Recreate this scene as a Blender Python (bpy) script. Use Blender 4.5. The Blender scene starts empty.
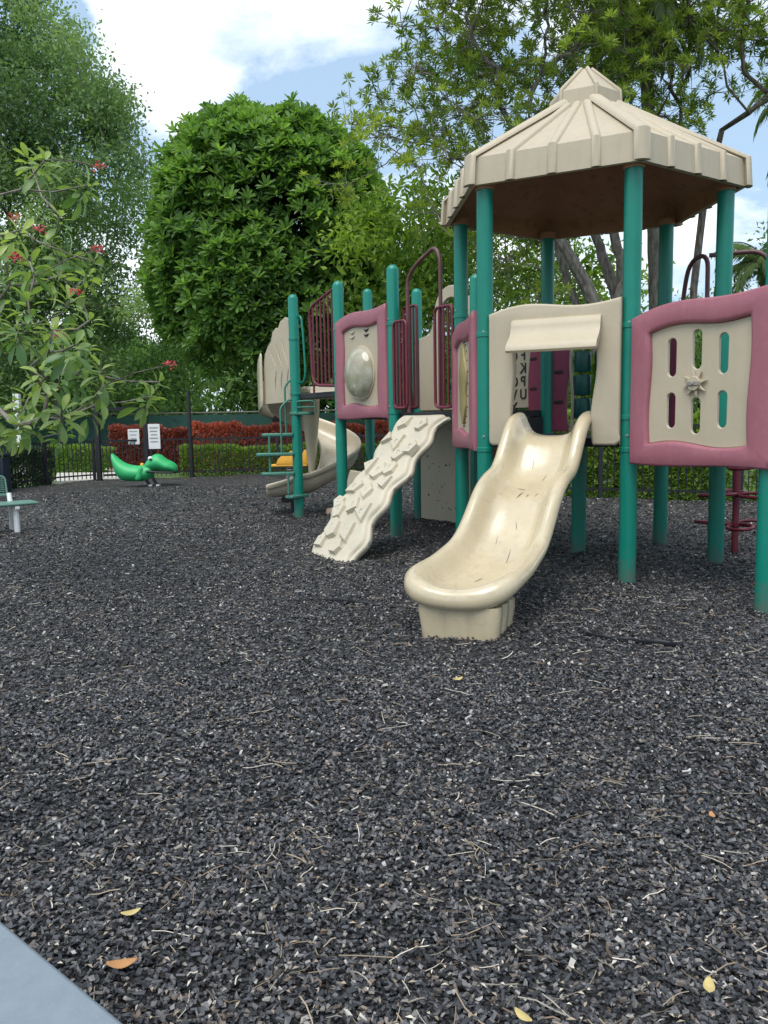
import bpy, bmesh, math, random
import numpy as np
from mathutils import Vector, Matrix
random.seed(7)
rng = np.random.default_rng(11)
scene = bpy.context.scene
COL = scene.collection
PI = math.pi
V = Vector

# ------------------------------------------------------------------ camera
CAM_H = 1.3125
FPX, PITCH, ROLL = 801.1, math.radians(6.547), math.radians(-1.005)
_F = V((0, math.cos(PITCH), -math.sin(PITCH)))
_R0 = V((1, 0, 0))
_U0 = V((0, math.sin(PITCH), math.cos(PITCH)))
_c, _s = math.cos(ROLL), math.sin(ROLL)
_RT = _R0 * _c + _U0 * _s
_UP = _R0 * -_s + _U0 * _c
cd = bpy.data.cameras.new('camera')
cd.sensor_fit = 'HORIZONTAL'
cd.sensor_width = 36
cd.lens = FPX / 768 * 36
cd.clip_start = 0.05
cd.clip_end = 2000
cam = bpy.data.objects.new('camera', cd)
COL.objects.link(cam)
m = Matrix.Identity(4)
for i in range(3):
    m[i][0] = _RT[i]; m[i][1] = _UP[i]; m[i][2] = -_F[i]
m[2][3] = CAM_H
cam.matrix_world = m
scene.camera = cam


def ray(px, py):
    return (_F * FPX + _RT * (px - 384) - _UP * (py - 512)).normalized()


def G(px, py, z=0.0):
    """the point of the horizontal plane z that a pixel of the survey photograph shows"""
    d = ray(px, py)
    t = (z - CAM_H) / d.z
    return V((0, 0, CAM_H)) + d * t


def AT(px, py, Y):
    d = ray(px, py)
    return V((0, 0, CAM_H)) + d * (Y / d.y)


# ------------------------------------------------------------------ materials
def new_mat(name):
    mt = bpy.data.materials.new(name)
    mt.use_nodes = True
    nt = mt.node_tree
    b = nt.nodes['Principled BSDF']
    return mt, nt, b


def nd(nt, t, **kw):
    n = nt.nodes.new(t)
    for k, v in kw.items():
        setattr(n, k, v)
    return n


def plastic(name, col, rough=.45, var=.12, dirt=.25, dirtcol=None, scale=3.0, bump=.04, spec=.5, streak=0.0):
    mt, nt, b = new_mat(name)
    tc = nd(nt, 'ShaderNodeTexCoord')
    n1 = nd(nt, 'ShaderNodeTexNoise'); n1.inputs['Scale'].default_value = scale; n1.inputs['Detail'].default_value = 8
    n1.inputs['Roughness'].default_value = .65
    n2 = nd(nt, 'ShaderNodeTexNoise'); n2.inputs['Scale'].default_value = scale * 9; n2.inputs['Detail'].default_value = 6
    nt.links.new(tc.outputs['Object'], n1.inputs['Vector'])
    nt.links.new(tc.outputs['Object'], n2.inputs['Vector'])
    rp = nd(nt, 'ShaderNodeMapRange'); rp.inputs[1].default_value = .3; rp.inputs[2].default_value = .7
    rp.inputs[3].default_value = 1 - var; rp.inputs[4].default_value = 1 + var
    nt.links.new(n1.outputs['Fac'], rp.inputs[0])
    mul = nd(nt, 'ShaderNodeMixRGB', blend_type='MULTIPLY'); mul.inputs[0].default_value = 1
    mul.inputs[1].default_value = (*col, 1)
    nt.links.new(rp.outputs[0], mul.inputs[2])
    r2 = nd(nt, 'ShaderNodeMapRange'); r2.inputs[1].default_value = .54; r2.inputs[2].default_value = .74
    r2.inputs[3].default_value = 0; r2.inputs[4].default_value = dirt
    nt.links.new(n2.outputs['Fac'], r2.inputs[0])
    mx = nd(nt, 'ShaderNodeMixRGB')
    dc = dirtcol or tuple(c * .45 for c in col)
    mx.inputs[2].default_value = (*dc, 1)
    nt.links.new(r2.outputs[0], mx.inputs[0])
    nt.links.new(mul.outputs[0], mx.inputs[1])
    last = mx.outputs[0]
    if streak:
        mp = nd(nt, 'ShaderNodeMapping'); mp.inputs['Scale'].default_value = (14, 14, 1.1)
        n3 = nd(nt, 'ShaderNodeTexNoise'); n3.inputs['Scale'].default_value = 1.5; n3.inputs['Detail'].default_value = 5
        nt.links.new(tc.outputs['Object'], mp.inputs[0]); nt.links.new(mp.outputs[0], n3.inputs['Vector'])
        r3 = nd(nt, 'ShaderNodeMapRange'); r3.inputs[1].default_value = .5; r3.inputs[2].default_value = .72
        r3.inputs[3].default_value = 0; r3.inputs[4].default_value = streak
        nt.links.new(n3.outputs['Fac'], r3.inputs[0])
        m3 = nd(nt, 'ShaderNodeMixRGB'); m3.inputs[2].default_value = (*dc, 1)
        nt.links.new(r3.outputs[0], m3.inputs[0]); nt.links.new(last, m3.inputs[1])
        last = m3.outputs[0]
    nt.links.new(last, b.inputs['Base Color'])
    rr = nd(nt, 'ShaderNodeMapRange'); rr.inputs[3].default_value = rough - .08; rr.inputs[4].default_value = rough + .14
    nt.links.new(n2.outputs['Fac'], rr.inputs[0])
    nt.links.new(rr.outputs[0], b.inputs['Roughness'])
    b.inputs['Specular IOR Level'].default_value = spec
    if bump:
        bp = nd(nt, 'ShaderNodeBump'); bp.inputs['Strength'].default_value = bump; bp.inputs['Distance'].default_value = .02
        nt.links.new(n2.outputs['Fac'], bp.inputs['Height'])
        nt.links.new(bp.outputs[0], b.inputs['Normal'])
    return mt


def leaf_mat(name, dark, light, transl=.3, rough=.45, spec=.35):
    """leaf colour between two albedos, picked per leaf by the 'tint' attribute"""
    mt, nt, b = new_mat(name)
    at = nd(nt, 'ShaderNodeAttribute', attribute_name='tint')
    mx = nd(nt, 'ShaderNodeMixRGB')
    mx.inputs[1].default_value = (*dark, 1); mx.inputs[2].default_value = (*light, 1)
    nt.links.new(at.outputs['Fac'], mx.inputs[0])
    nt.links.new(mx.outputs[0], b.inputs['Base Color'])
    b.inputs['Roughness'].default_value = rough
    b.inputs['Specular IOR Level'].default_value = spec
    tr = nd(nt, 'ShaderNodeBsdfTranslucent')
    br = nd(nt, 'ShaderNodeMixRGB', blend_type='MULTIPLY'); br.inputs[0].default_value = 1
    br.inputs[2].default_value = (1.5, 1.6, .7, 1)
    nt.links.new(mx.outputs[0], br.inputs[1]); nt.links.new(br.outputs[0], tr.inputs['Color'])
    ms = nd(nt, 'ShaderNodeMixShader'); ms.inputs[0].default_value = transl
    nt.links.new(b.outputs[0], ms.inputs[1]); nt.links.new(tr.outputs[0], ms.inputs[2])
    nt.links.new(ms.outputs[0], nt.nodes['Material Output'].inputs['Surface'])
    return mt


def bark(name, c1, c2, scale=6):
    mt, nt, b = new_mat(name)
    tc = nd(nt, 'ShaderNodeTexCoord'); mp = nd(nt, 'ShaderNodeMapping'); mp.inputs['Scale'].default_value = (3, 3, .8)
    n1 = nd(nt, 'ShaderNodeTexNoise'); n1.inputs['Scale'].default_value = scale; n1.inputs['Detail'].default_value = 9
    nt.links.new(tc.outputs['Object'], mp.inputs[0]); nt.links.new(mp.outputs[0], n1.inputs['Vector'])
    cr = nd(nt, 'ShaderNodeValToRGB')
    cr.color_ramp.elements[0].position = .35; cr.color_ramp.elements[0].color = (*c1, 1)
    cr.color_ramp.elements[1].position = .68; cr.color_ramp.elements[1].color = (*c2, 1)
    nt.links.new(n1.outputs['Fac'], cr.inputs[0]); nt.links.new(cr.outputs[0], b.inputs['Base Color'])
    b.inputs['Roughness'].default_value = .85
    bp = nd(nt, 'ShaderNodeBump'); bp.inputs['Strength'].default_value = .6; bp.inputs['Distance'].default_value = .03
    nt.links.new(n1.outputs['Fac'], bp.inputs['Height']); nt.links.new(bp.outputs[0], b.inputs['Normal'])
    return mt


BEIGE = (.62, .545, .405)
M = {}
M['beige'] = plastic('beige_plastic', (.455, .39, .28), .5, .07, .12, (.36, .31, .22), 2.2, streak=.12)
M['slide'] = plastic('slide_plastic', (.51, .43, .285), .22, .10, .5, (.36, .29, .18), 2.6, bump=.015, spec=.6)
M['spiral'] = plastic('spiral_plastic', (.50, .43, .31), .28, .09, .15, (.33, .29, .21), 2.6, bump=.02)
M['rock'] = plastic('climber_plastic', (.51, .465, .36), .55, .07, .3, (.40, .37, .28), 3.5, bump=.06)
for k_ in ('slide', 'spiral'):
    nt = M[k_].node_tree
    nw = nd(nt, 'ShaderNodeTexNoise'); nw.inputs['Scale'].default_value = 5; nw.inputs['Detail'].default_value = 7; nw.inputs['Roughness'].default_value = .7
    mw = nd(nt, 'ShaderNodeMapRange'); mw.inputs[1].default_value = .42; mw.inputs[2].default_value = .62; mw.inputs[3].default_value = .05; mw.inputs[4].default_value = .34
    nt.links.new(nw.outputs['Fac'], mw.inputs[0])
    bw = nd(nt, 'ShaderNodeBump'); bw.inputs['Strength'].default_value = .25; bw.inputs['Distance'].default_value = .012
    nt.links.new(nw.outputs['Fac'], bw.inputs['Height'])
    bb = nt.nodes['Principled BSDF']; nt.links.new(mw.outputs[0], bb.inputs['Coat Roughness']); nt.links.new(bw.outputs[0], bb.inputs['Coat Normal']); bb.inputs['Coat Weight'].default_value = .6
M['roof'] = plastic('roof_plastic', (.445, .38, .275), .55, .08, .16, (.33, .28, .20), 1.6, streak=.22)
M['liner'] = plastic('roof_underside_shade', (.40, .20, .115), .6, .25, .4, (.09, .045, .03), 1.3)  # tan roof plastic darkened to brown: shade under the roof put into the colour
M['teal'] = plastic('teal_paint', (.0, .195, .138), .33, .09, .12, (.01, .15, .11), 4, bump=.015, streak=.15)
nt = M['teal'].node_tree; bb = nt.nodes['Principled BSDF']; src = bb.inputs['Base Color'].links[0].from_socket
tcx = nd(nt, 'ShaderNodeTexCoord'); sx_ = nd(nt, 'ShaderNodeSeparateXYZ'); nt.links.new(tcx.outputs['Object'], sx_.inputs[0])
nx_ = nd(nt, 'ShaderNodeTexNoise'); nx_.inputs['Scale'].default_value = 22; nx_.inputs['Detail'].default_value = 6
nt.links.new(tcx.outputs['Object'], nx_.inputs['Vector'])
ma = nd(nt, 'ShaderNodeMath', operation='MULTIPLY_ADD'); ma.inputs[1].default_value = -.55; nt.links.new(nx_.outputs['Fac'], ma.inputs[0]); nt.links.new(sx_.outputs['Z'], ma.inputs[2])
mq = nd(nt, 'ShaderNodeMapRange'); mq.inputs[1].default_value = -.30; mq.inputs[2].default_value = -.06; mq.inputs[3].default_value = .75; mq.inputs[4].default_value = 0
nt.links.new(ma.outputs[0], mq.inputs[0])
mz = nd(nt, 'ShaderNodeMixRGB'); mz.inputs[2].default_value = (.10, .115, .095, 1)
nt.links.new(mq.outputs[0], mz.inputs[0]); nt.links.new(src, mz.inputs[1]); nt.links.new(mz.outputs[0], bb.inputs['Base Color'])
M['teal_step'] = plastic('green_step_paint', (.05, .19, .14), .45, .12, .3, (.2, .25, .22), 6)
M['pink'] = plastic('pink_plastic', (.315, .108, .138), .42, .10, .14, (.46, .24, .27), 2.5, streak=.10)
M['maroon'] = plastic('maroon_paint', (.13, .014, .028), .4, .15, .25, (.10, .03, .03), 5, bump=.015)
M['maroon_plastic'] = plastic('maroon_plastic', (.23, .035, .075), .5, .12, .15, (.15, .04, .05), 3)
M['rail'] = plastic('brown_rail_paint', (.12, .045, .045), .4, .15, .3, (.2, .12, .1), 6, bump=.015)
M['deck'] = plastic('deck_coating', (.022, .022, .026), .6, .2, .3, (.06, .055, .05), 6)
M['black'] = plastic('black_metal', (.012, .013, .017), .45, .2, .2, (.03, .03, .03), 6, bump=0)
M['drum'] = plastic('drum_plastic', (.0, .075, .06), .4, .1, .15, None, 6)
M['hole'] = plastic('dark_recess', (.02, .016, .014), .7, .1, .1, None, 6)
M['letter'] = plastic('letter_black', (.025, .022, .02), .6, .1, .1, None, 6)
M['olive'] = plastic('olive_plastic', (.33, .27, .11), .5, .15, .3, None, 5)
M['seatgreen'] = plastic('bench_green', (.11, .22, .17), .5, .12, .25, None, 5)
M['white'] = plastic('white_paint', (.72, .73, .72), .5, .07, .2, (.45, .45, .42), 6)
M['fibre'] = plastic('frog_green', (.03, .40, .13), .45, .12, .12, (.02, .2, .07), 4)
M['eye'] = plastic('eye_white', (.8, .8, .78), .4, .02, 0, None, 6)
M['yellow'] = plastic('yellow_plastic', (.72, .36, .035), .45, .08, .2, None, 5)
M['slate'] = plastic('blue_grey_metal', (.185, .222, .255), .38, .08, .35, (.27, .31, .34), 22, bump=.03)
M['steel'] = plastic('grey_metal', (.27, .245, .21), .4, .1, .3, None, 8)
M['navy'] = plastic('navy_plastic', (.012, .022, .04), .5, .15, .2, None, 5)
M['screen'] = plastic('windscreen_mesh', (.06, .155, .13), .8, .2, .4, (.02, .09, .08), 1.5, bump=0)
M['concrete'] = plastic('concrete', (.55, .53, .48), .85, .12, .4, (.4, .38, .33), 2)
M['pebble'] = plastic('pod_plastic', (.5, .36, .28), .5, .1, .2, None, 6)

mt, nt, b = new_mat('clear_bubble')
b.inputs['Base Color'].default_value = (.80, .80, .70, 1)
b.inputs['Roughness'].default_value = .08
b.inputs['IOR'].default_value = 1.45
b.inputs['Transmission Weight'].default_value = .35
b.inputs['Specular IOR Level'].default_value = .8
tcn = nd(nt, 'ShaderNodeTexCoord'); nn = nd(nt, 'ShaderNodeTexNoise'); nn.inputs['Scale'].default_value = 7
nn.inputs['Detail'].default_value = 6
nt.links.new(tcn.outputs['Object'], nn.inputs['Vector'])
crn = nd(nt, 'ShaderNodeValToRGB')
crn.color_ramp.elements[0].position = .35; crn.color_ramp.elements[0].color = (.44, .39, .26, 1)
crn.color_ramp.elements[1].position = .65; crn.color_ramp.elements[1].color = (.62, .60, .48, 1)
nt.links.new(nn.outputs['Fac'], crn.inputs[0]); nt.links.new(crn.outputs[0], b.inputs['Base Color'])
M['bubble'] = mt

M['bark_grey'] = bark('bark_grey', (.10, .085, .07), (.27, .24, .21))
M['bark_dark'] = bark('bark_dark', (.018, .014, .011), (.06, .05, .042))
M['bark_mid'] = bark('bark_mid', (.05, .04, .032), (.17, .145, .12))
M['leaf_dome'] = leaf_mat('leaf_dome_tree', (.05, .125, .036), (.24, .40, .09), .4, .38, .5)
M['leaf_fine'] = leaf_mat('leaf_fine_tree', (.095, .165, .08), (.32, .44, .21), .42, .5)
M['leaf_shrub'] = leaf_mat('leaf_shrub', (.085, .18, .06), (.42, .52, .15), .38, .36, .5)
M['leaf_feather'] = leaf_mat('leaf_feather_tree', (.075, .14, .025), (.34, .42, .075), .42, .45)
M['leaf_back'] = leaf_mat('leaf_back_tree', (.06, .13, .045), (.21, .33, .10), .38, .5)
M['leaf_lime'] = leaf_mat('leaf_lime_tree', (.085, .17, .025), (.30, .42, .07), .4, .45)
M['leaf_palm'] = leaf_mat('leaf_palm', (.10, .16, .08), (.30, .40, .17), .25, .4)
M['leaf_hedge'] = leaf_mat('leaf_hedge', (.07, .16, .025), (.32, .45, .085), .3, .45)
M['leaf_dim'] = leaf_mat('leaf_dim', (.02, .045, .02), (.08, .13, .05), .2, .5)
M['leaf_red'] = leaf_mat('leaf_red', (.24, .07, .065), (.70, .20, .13), .25, .45)
M['petal'] = leaf_mat('petal_red', (.42, .03, .06), (.62, .09, .13), .3, .5)
M['deadleaf'] = plastic('dead_leaf', (.42, .21, .08), .7, .2, .3, None, 20)
M['palebit'] = plastic('pale_leaf', (.50, .40, .16), .7, .2, .3, None, 20)


# ------------------------------------------------------------------ mesh helpers
class MB:
    def __init__(s):
        s.v = []; s.f = []

    def add(s, vs, fs):
        o = len(s.v)
        s.v += [tuple(p) for p in vs]
        s.f += [tuple(i + o for i in f) for f in fs]

    def obox(s, c, ex, ey, ez, hx, hy, hz):
        c = V(c); ex = V(ex) * hx; ey = V(ey) * hy; ez = V(ez) * hz
        vs = [c + ex * a + ey * b_ + ez * d for a in (-1, 1) for b_ in (-1, 1) for d in (-1, 1)]
        s.add(vs, [(0, 1, 3, 2), (4, 6, 7, 5), (0, 4, 5, 1), (2, 3, 7, 6), (0, 2, 6, 4), (1, 5, 7, 3)])

    def box(s, c, hx, hy, hz):
        s.obox(c, (1, 0, 0), (0, 1, 0), (0, 0, 1), hx, hy, hz)

    def tube(s, pts, r, n=8, closed=False, cap=True):
        pts = [V(p) for p in pts]
        N = len(pts)
        rs = r if isinstance(r, (list, tuple)) else [r] * N
        rows = []
        prev = None
        for i, p in enumerate(pts):
            if closed:
                t = (pts[(i + 1) % N] - pts[i - 1]).normalized()
            else:
                t = (pts[min(i + 1, N - 1)] - pts[max(i - 1, 0)]).normalized()
            if prev is None:
                a = V((0, 0, 1)) if abs(t.z) < .9 else V((1, 0, 0))
                x = t.cross(a).normalized()
            else:
                x = (prev - t * prev.dot(t)).normalized()
            prev = x
            y = t.cross(x)
            rows.append([p + (x * math.cos(2 * PI * k / n) + y * math.sin(2 * PI * k / n)) * rs[i] for k in range(n)])
        vs = [q for rw in rows for q in rw]
        fs = []
        for i in range(N if closed else N - 1):
            j = (i + 1) % N
            for k in range(n):
                fs.append((i * n + k, i * n + (k + 1) % n, j * n + (k + 1) % n, j * n + k))
        if cap and not closed:
            fs.append(tuple(range(n - 1, -1, -1)))
            fs.append(tuple((N - 1) * n + k for k in range(n)))
        s.add(vs, fs)

    def lathe(s, c, prof, n=20):
        """prof: (radius, z) from bottom to top about the vertical axis through c"""
        c = V(c)
        vs = []
        for r, z in prof:
            vs += [c + V((r * math.cos(2 * PI * k / n), r * math.sin(2 * PI * k / n), z)) for k in range(n)]
        fs = []
        for i in range(len(prof) - 1):
            for k in range(n):
                fs.append((i * n + k, i * n + (k + 1) % n, (i + 1) * n + (k + 1) % n, (i + 1) * n + k))
        fs.append(tuple(range(n - 1, -1, -1)))
        fs.append(tuple((len(prof) - 1) * n + k for k in range(n)))
        s.add(vs, fs)

    def prism(s, poly, z0, z1):
        n = len(poly)
        s.add([(p[0], p[1], z0) for p in poly] + [(p[0], p[1], z1) for p in poly],
              [tuple(range(n - 1, -1, -1)), tuple(range(n, 2 * n))] + [(i, (i + 1) % n, n + (i + 1) % n, n + i) for i in range(n)])

    def grid(s, rows, closed_u=False):
        n = len(rows[0])
        vs = [p for r in rows for p in r]
        fs = []
        for i in range(len(rows) - 1):
            for k in range(n if closed_u else n - 1):
                fs.append((i * n + k, i * n + (k + 1) % n, (i + 1) * n + (k + 1) % n, (i + 1) * n + k))
        s.add(vs, fs)

    def build(s, name, mat, parent=None, bevel=0, smooth=35, sub=0, solid=0, weld=0):
        me = bpy.data.meshes.new(name)
        me.from_pydata(s.v, [], s.f)
        bm = bmesh.new(); bm.from_mesh(me)
        if weld: bmesh.ops.remove_doubles(bm, verts=bm.verts, dist=weld)
        bmesh.ops.recalc_face_normals(bm, faces=bm.faces)
        bm.to_mesh(me); bm.free()
        return link(name, me, mat, parent, bevel, smooth, sub, solid)


def link(name, me, mat, parent=None, bevel=0, smooth=35, sub=0, solid=0):
    me.materials.clear()
    me.materials.append(M[mat] if isinstance(mat, str) else mat)
    if not smooth:
        me.polygons.foreach_set('use_smooth', [False] * len(me.polygons))
    if smooth:
        me.polygons.foreach_set('use_smooth', [True] * len(me.polygons))
        if not sub:
            me.set_sharp_from_angle(angle=math.radians(smooth))
    o = bpy.data.objects.new(name, me)
    COL.objects.link(o)
    if parent:
        o.parent = parent
    if solid:
        md = o.modifiers.new('solid', 'SOLIDIFY'); md.thickness = solid; md.offset = -1
    if sub:
        md = o.modifiers.new('sub', 'SUBSURF'); md.levels = sub; md.render_levels = sub
    if bevel:
        md = o.modifiers.new('bevel', 'BEVEL'); md.width = bevel; md.segments = 2; md.limit_method = 'ANGLE'
        md.angle_limit = math.radians(40)
    return o


def tag(o, label=None, cat=None, group=None, kind=None):
    if label: o['label'] = label
    if cat: o['category'] = cat
    if group: o['group'] = group
    if kind: o['kind'] = kind
    return o


def thing(name, label, cat, group=None, loc=(0, 0, 0)):
    o = bpy.data.objects.new(name, None)
    o.empty_display_size = .2
    COL.objects.link(o)
    o.location = loc
    return tag(o, label, cat, group)


class Edge:
    """vertical plane through ground points A, B: local x along the edge, y up, z outward normal"""
    def __init__(s, A, B, out):
        s.A = V((A[0], A[1], 0)); d = V((B[0] - A[0], B[1] - A[1], 0))
        s.L = d.length; s.ex = d.normalized()
        n = V((s.ex.y, -s.ex.x, 0))
        s.n = n if n.dot(V((out[0], out[1], 0))) > 0 else -n

    def p(s, x, z, off=0):
        return s.A + s.ex * x + V((0, 0, z)) + s.n * off


def plate(loops, edge, off, thick, bev=.008, res=1):
    """flat plate with holes (curve fill), on an Edge; returns mesh in world space"""
    cu = bpy.data.curves.new('tmp', 'CURVE'); cu.dimensions = '2D'; cu.fill_mode = 'BOTH'
    cu.extrude = max(thick / 2 - bev, .0005); cu.bevel_depth = bev; cu.offset = -bev; cu.bevel_resolution = res
    for lp in loops:
        sp = cu.splines.new('POLY'); sp.points.add(len(lp) - 1); sp.use_cyclic_u = True
        for q, (x, y) in zip(sp.points, lp):
            q.co = (x, y, 0, 1)
    return curve_mesh(cu, edge, off)


def curve_mesh(cu, edge, off, mirror=False):
    ob = bpy.data.objects.new('tmp', cu); COL.objects.link(ob)
    dg = bpy.context.evaluated_depsgraph_get()
    me = bpy.data.meshes.new_from_object(ob.evaluated_get(dg))
    bpy.data.objects.remove(ob); bpy.data.curves.remove(cu)
    for v in me.vertices:
        v.co = edge.p(v.co.x, v.co.y, off + v.co.z)
    bm = bmesh.new(); bm.from_mesh(me)
    bmesh.ops.remove_doubles(bm, verts=bm.verts, dist=.0004)
    bmesh.ops.recalc_face_normals(bm, faces=bm.faces)
    bm.to_mesh(me); bm.free()
    return me


def capsule(cx, cy, w, h, n=7):
    r = w / 2; k = h / 2 - r
    return [(cx + r * math.cos(PI * i / n), cy + k + r * math.sin(PI * i / n)) for i in range(n + 1)] + \
           [(cx - r * math.cos(PI * i / n), cy - k - r * math.sin(PI * i / n)) for i in range(n + 1)]


def wavy(x0, x1, z0, z1, ft=None, fb=None, fl=None, fr=None, n=18):
    """rectangle whose four sides carry offset functions of 0..1"""
    z = lambda t: 0
    ft, fb, fl, fr = ft or z, fb or z, fl or z, fr or z
    o = []
    zb = lambda t: z0 + fb(t); zt = lambda t: z1 + ft(t)
    for i in range(n):
        t = i / n; o.append((x0 + (x1 - x0) * t + fl(0) * (1 - t) + fr(0) * t, zb(t)))
    for i in range(n):
        t = i / n; o.append((x1 + fr(t), zb(1) + (zt(1) - zb(1)) * t))
    for i in range(n):
        t = 1 - i / n; o.append((x0 + (x1 - x0) * t + fl(1) * (1 - t) + fr(1) * t, zt(t)))
    for i in range(n):
        t = 1 - i / n; o.append((x0 + fl(t), zb(0) + (zt(0) - zb(0)) * t))
    return o


def ring_frame(outer, inner, edge, off, th):
    """puffy moulded frame between two matched outlines"""
    prof = [(0, -th), (-.01, -th * .2), (.0, th * .5), (.035, th * .88), (.10, th * 1.02), (.5, th * 1.1), (.82, th * 1.06), (.94, th * .9), (.99, th * .5), (1.0, -th * .2), (.98, -th)]
    rows = []
    for (s_, y) in prof:
        rows.append([edge.p(a[0] + (b_[0] - a[0]) * s_, a[1] + (b_[1] - a[1]) * s_, off + y) for a, b_ in zip(outer, inner)])
    rows.append(rows[0])
    mb = MB(); mb.grid(rows, True)
    return mb


def arc(c, r, a0, a1, n=8):
    return [(c[0] + r * math.cos(a0 + (a1 - a0) * i / n), c[1] + r * math.sin(a0 + (a1 - a0) * i / n)) for i in range(n + 1)]


def rounded_path(pts, r=.06, n=5):
    """polyline with rounded corners (3-D)"""
    pts = [V(p) for p in pts]
    out = [pts[0]]
    for i in range(1, len(pts) - 1):
        a, b_, c = pts[i - 1], pts[i], pts[i + 1]
        d1 = (a - b_); d2 = (c - b_)
        rr = min(r, d1.length * .49, d2.length * .49)
        p1 = b_ + d1.normalized() * rr; p2 = b_ + d2.normalized() * rr
        for k in range(n + 1):
            t = k / n
            out.append(p1 * (1 - t) ** 2 + b_ * 2 * t * (1 - t) + p2 * t * t)
    out.append(pts[-1])
    return out


# ------------------------------------------------------------------ play structure: surveyed plan
C = V((1.841, 7.447, 0)); RH = 1.1765; A0 = math.radians(-85.963)
P = [C + V((RH * math.cos(A0 + i * PI / 3), RH * math.sin(A0 + i * PI / 3), 0)) for i in range(6)]
U = V((-.5597, .8287, 0)); NF = V((-.8287, -.5597, 0)); S = 1.154
Q1, Q2 = P[4] + U * S, P[3] + U * S
Q3, Q4 = P[4] + U * 2 * S, P[3] + U * 2 * S
Q5, Q6 = P[4] + U * 3 * S, P[3] + U * 3 * S
R1, R2 = P[0] - U * S, P[1] - U * S
POST_R = .068
H_SHORT, H_ROOF = 2.965, 3.215
D_HEX, D_MID, D_TOP = 1.14, 1.39, 1.68

play = thing('play_structure', 'playground structure of teal posts, tan roof, pink panels and beige slides on black mulch', 'play structure', loc=(C.x, C.y, 0))
bpy.context.view_layer.update()
PINV = Matrix.Translation((-C.x, -C.y, 0))


def part(o):
    """parent a world-space mesh object to the play structure"""
    o.parent = play
    o.data.transform(PINV)
    return o


def sub(o, parent):
    o.parent = parent
    if parent.parent is play:
        o.data.transform(PINV)
    return o


def post(name, p, z0, z1, r=POST_R, cap=True, mat='teal'):
    mb = MB()
    prof = [(r, z0), (r, z1 - r * .7)]
    if cap:
        prof += [(r * math.cos(a), z1 - r * .7 + r * .95 * math.sin(a)) for a in (.35, .7, 1.0, 1.25, 1.45)]
    else:
        prof += [(r, z1)]
    mb.lathe((p.x, p.y, 0), prof, 24)
    return part(mb.build(name, mat))


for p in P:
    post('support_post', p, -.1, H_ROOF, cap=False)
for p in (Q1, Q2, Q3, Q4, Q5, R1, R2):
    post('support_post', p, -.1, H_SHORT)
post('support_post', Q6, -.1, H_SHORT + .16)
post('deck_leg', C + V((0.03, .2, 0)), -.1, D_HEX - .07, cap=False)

# post collars / clamps
for p, zs in ((Q1, (D_MID, 2.35)), (Q3, (D_MID, 1.9)), (Q5, (D_TOP, 2.4)), (P[4], (D_MID, 2.3)), (P[0], (1.05, 1.3, 2.0)), (P[5], (1.05, 2.0)), (Q4, (2.3,)), (Q2, (2.3,))):
    for z in zs:
        mb = MB()
        mb.lathe((p.x, p.y, z - .02), [(POST_R + .001, 0), (POST_R + .006, .004), (POST_R + .006, .036), (POST_R + .001, .04)], 20)
        part(mb.build('clamp_band', 'teal'))


for p_, nn2, zs in ((P[0], V((-.5, -.87, 0)), (1.16, 2.02)), (P[5], V((-.3, -.95, 0)), (1.16, 2.02)), (Q1, NF, (1.46, 2.40)), (Q3, NF, (1.46, 2.40)), (P[4], NF, (1.2, 1.5, 2.35)), (Q5, NF, (1.75, 2.5))):
    for z in zs:
        mb = MB(); c_ = V((p_.x, p_.y, z)) + nn2.normalized() * (POST_R - .003)
        mb.tube([c_, c_ + nn2.normalized() * .007, c_ + nn2.normalized() * .011], [.011, .010, .005], 10)
        part(mb.build('bolt_cap', 'steel'))


def deck(poly, z, th=.07):
    mb = MB(); mb.prism([(p.x, p.y) for p in poly], z - th, z)
    return part(mb.build('deck', 'deck', bevel=.008))


deck([C + (p - C) * .955 for p in P], D_HEX)
for quad, z in (((P[4], P[3], Q2, Q1), D_MID), ((Q1, Q2, Q4, Q3), D_MID + .002), ((Q3, Q4, Q6, Q5), D_TOP), ((P[0], P[1], R2, R1), D_HEX - .003)):
    c = sum(quad, V((0, 0, 0))) / 4
    deck([c + (p - c) * .955 for p in quad], z)
# risers between deck levels
for a, b_, z0, z1 in ((P[4], P[3], D_HEX + .003, D_MID - .075), (Q3, Q4, D_MID + .005, D_TOP - .075)):
    e = Edge(a, b_, -U)
    mb = MB(); mb.obox(e.p(e.L / 2, (z0 + z1) / 2, 0), e.ex, e.n, (0, 0, 1), e.L / 2 - .07, .012, (z1 - z0) / 2)
    part(mb.build('deck_riser', 'deck'))

# ------------------------------------------------------------------ roof
RR, RT, Z0, Z1, ZT = 1.335, .275, 3.172, 3.385, 4.00
mb = MB()


def hexpt(r, k, z):
    return C + V((r * math.cos(A0 + k * PI / 3), r * math.sin(A0 + k * PI / 3), z))


lower = [hexpt(RR, k, Z0) for k in range(6)]; low_in = [hexpt(RR - .05, k, Z0) for k in range(6)]
upper = [hexpt(RR - .012, k, Z1) for k in range(6)]
top = [hexpt(RT, k, ZT) for k in range(6)]
up_in = [hexpt(RR - .06, k, Z1 - .05) for k in range(6)]; top_in = [hexpt(RT, k, ZT - .05) for k in range(6)]
mb.grid([low_in, lower, upper, top], True)
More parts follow.
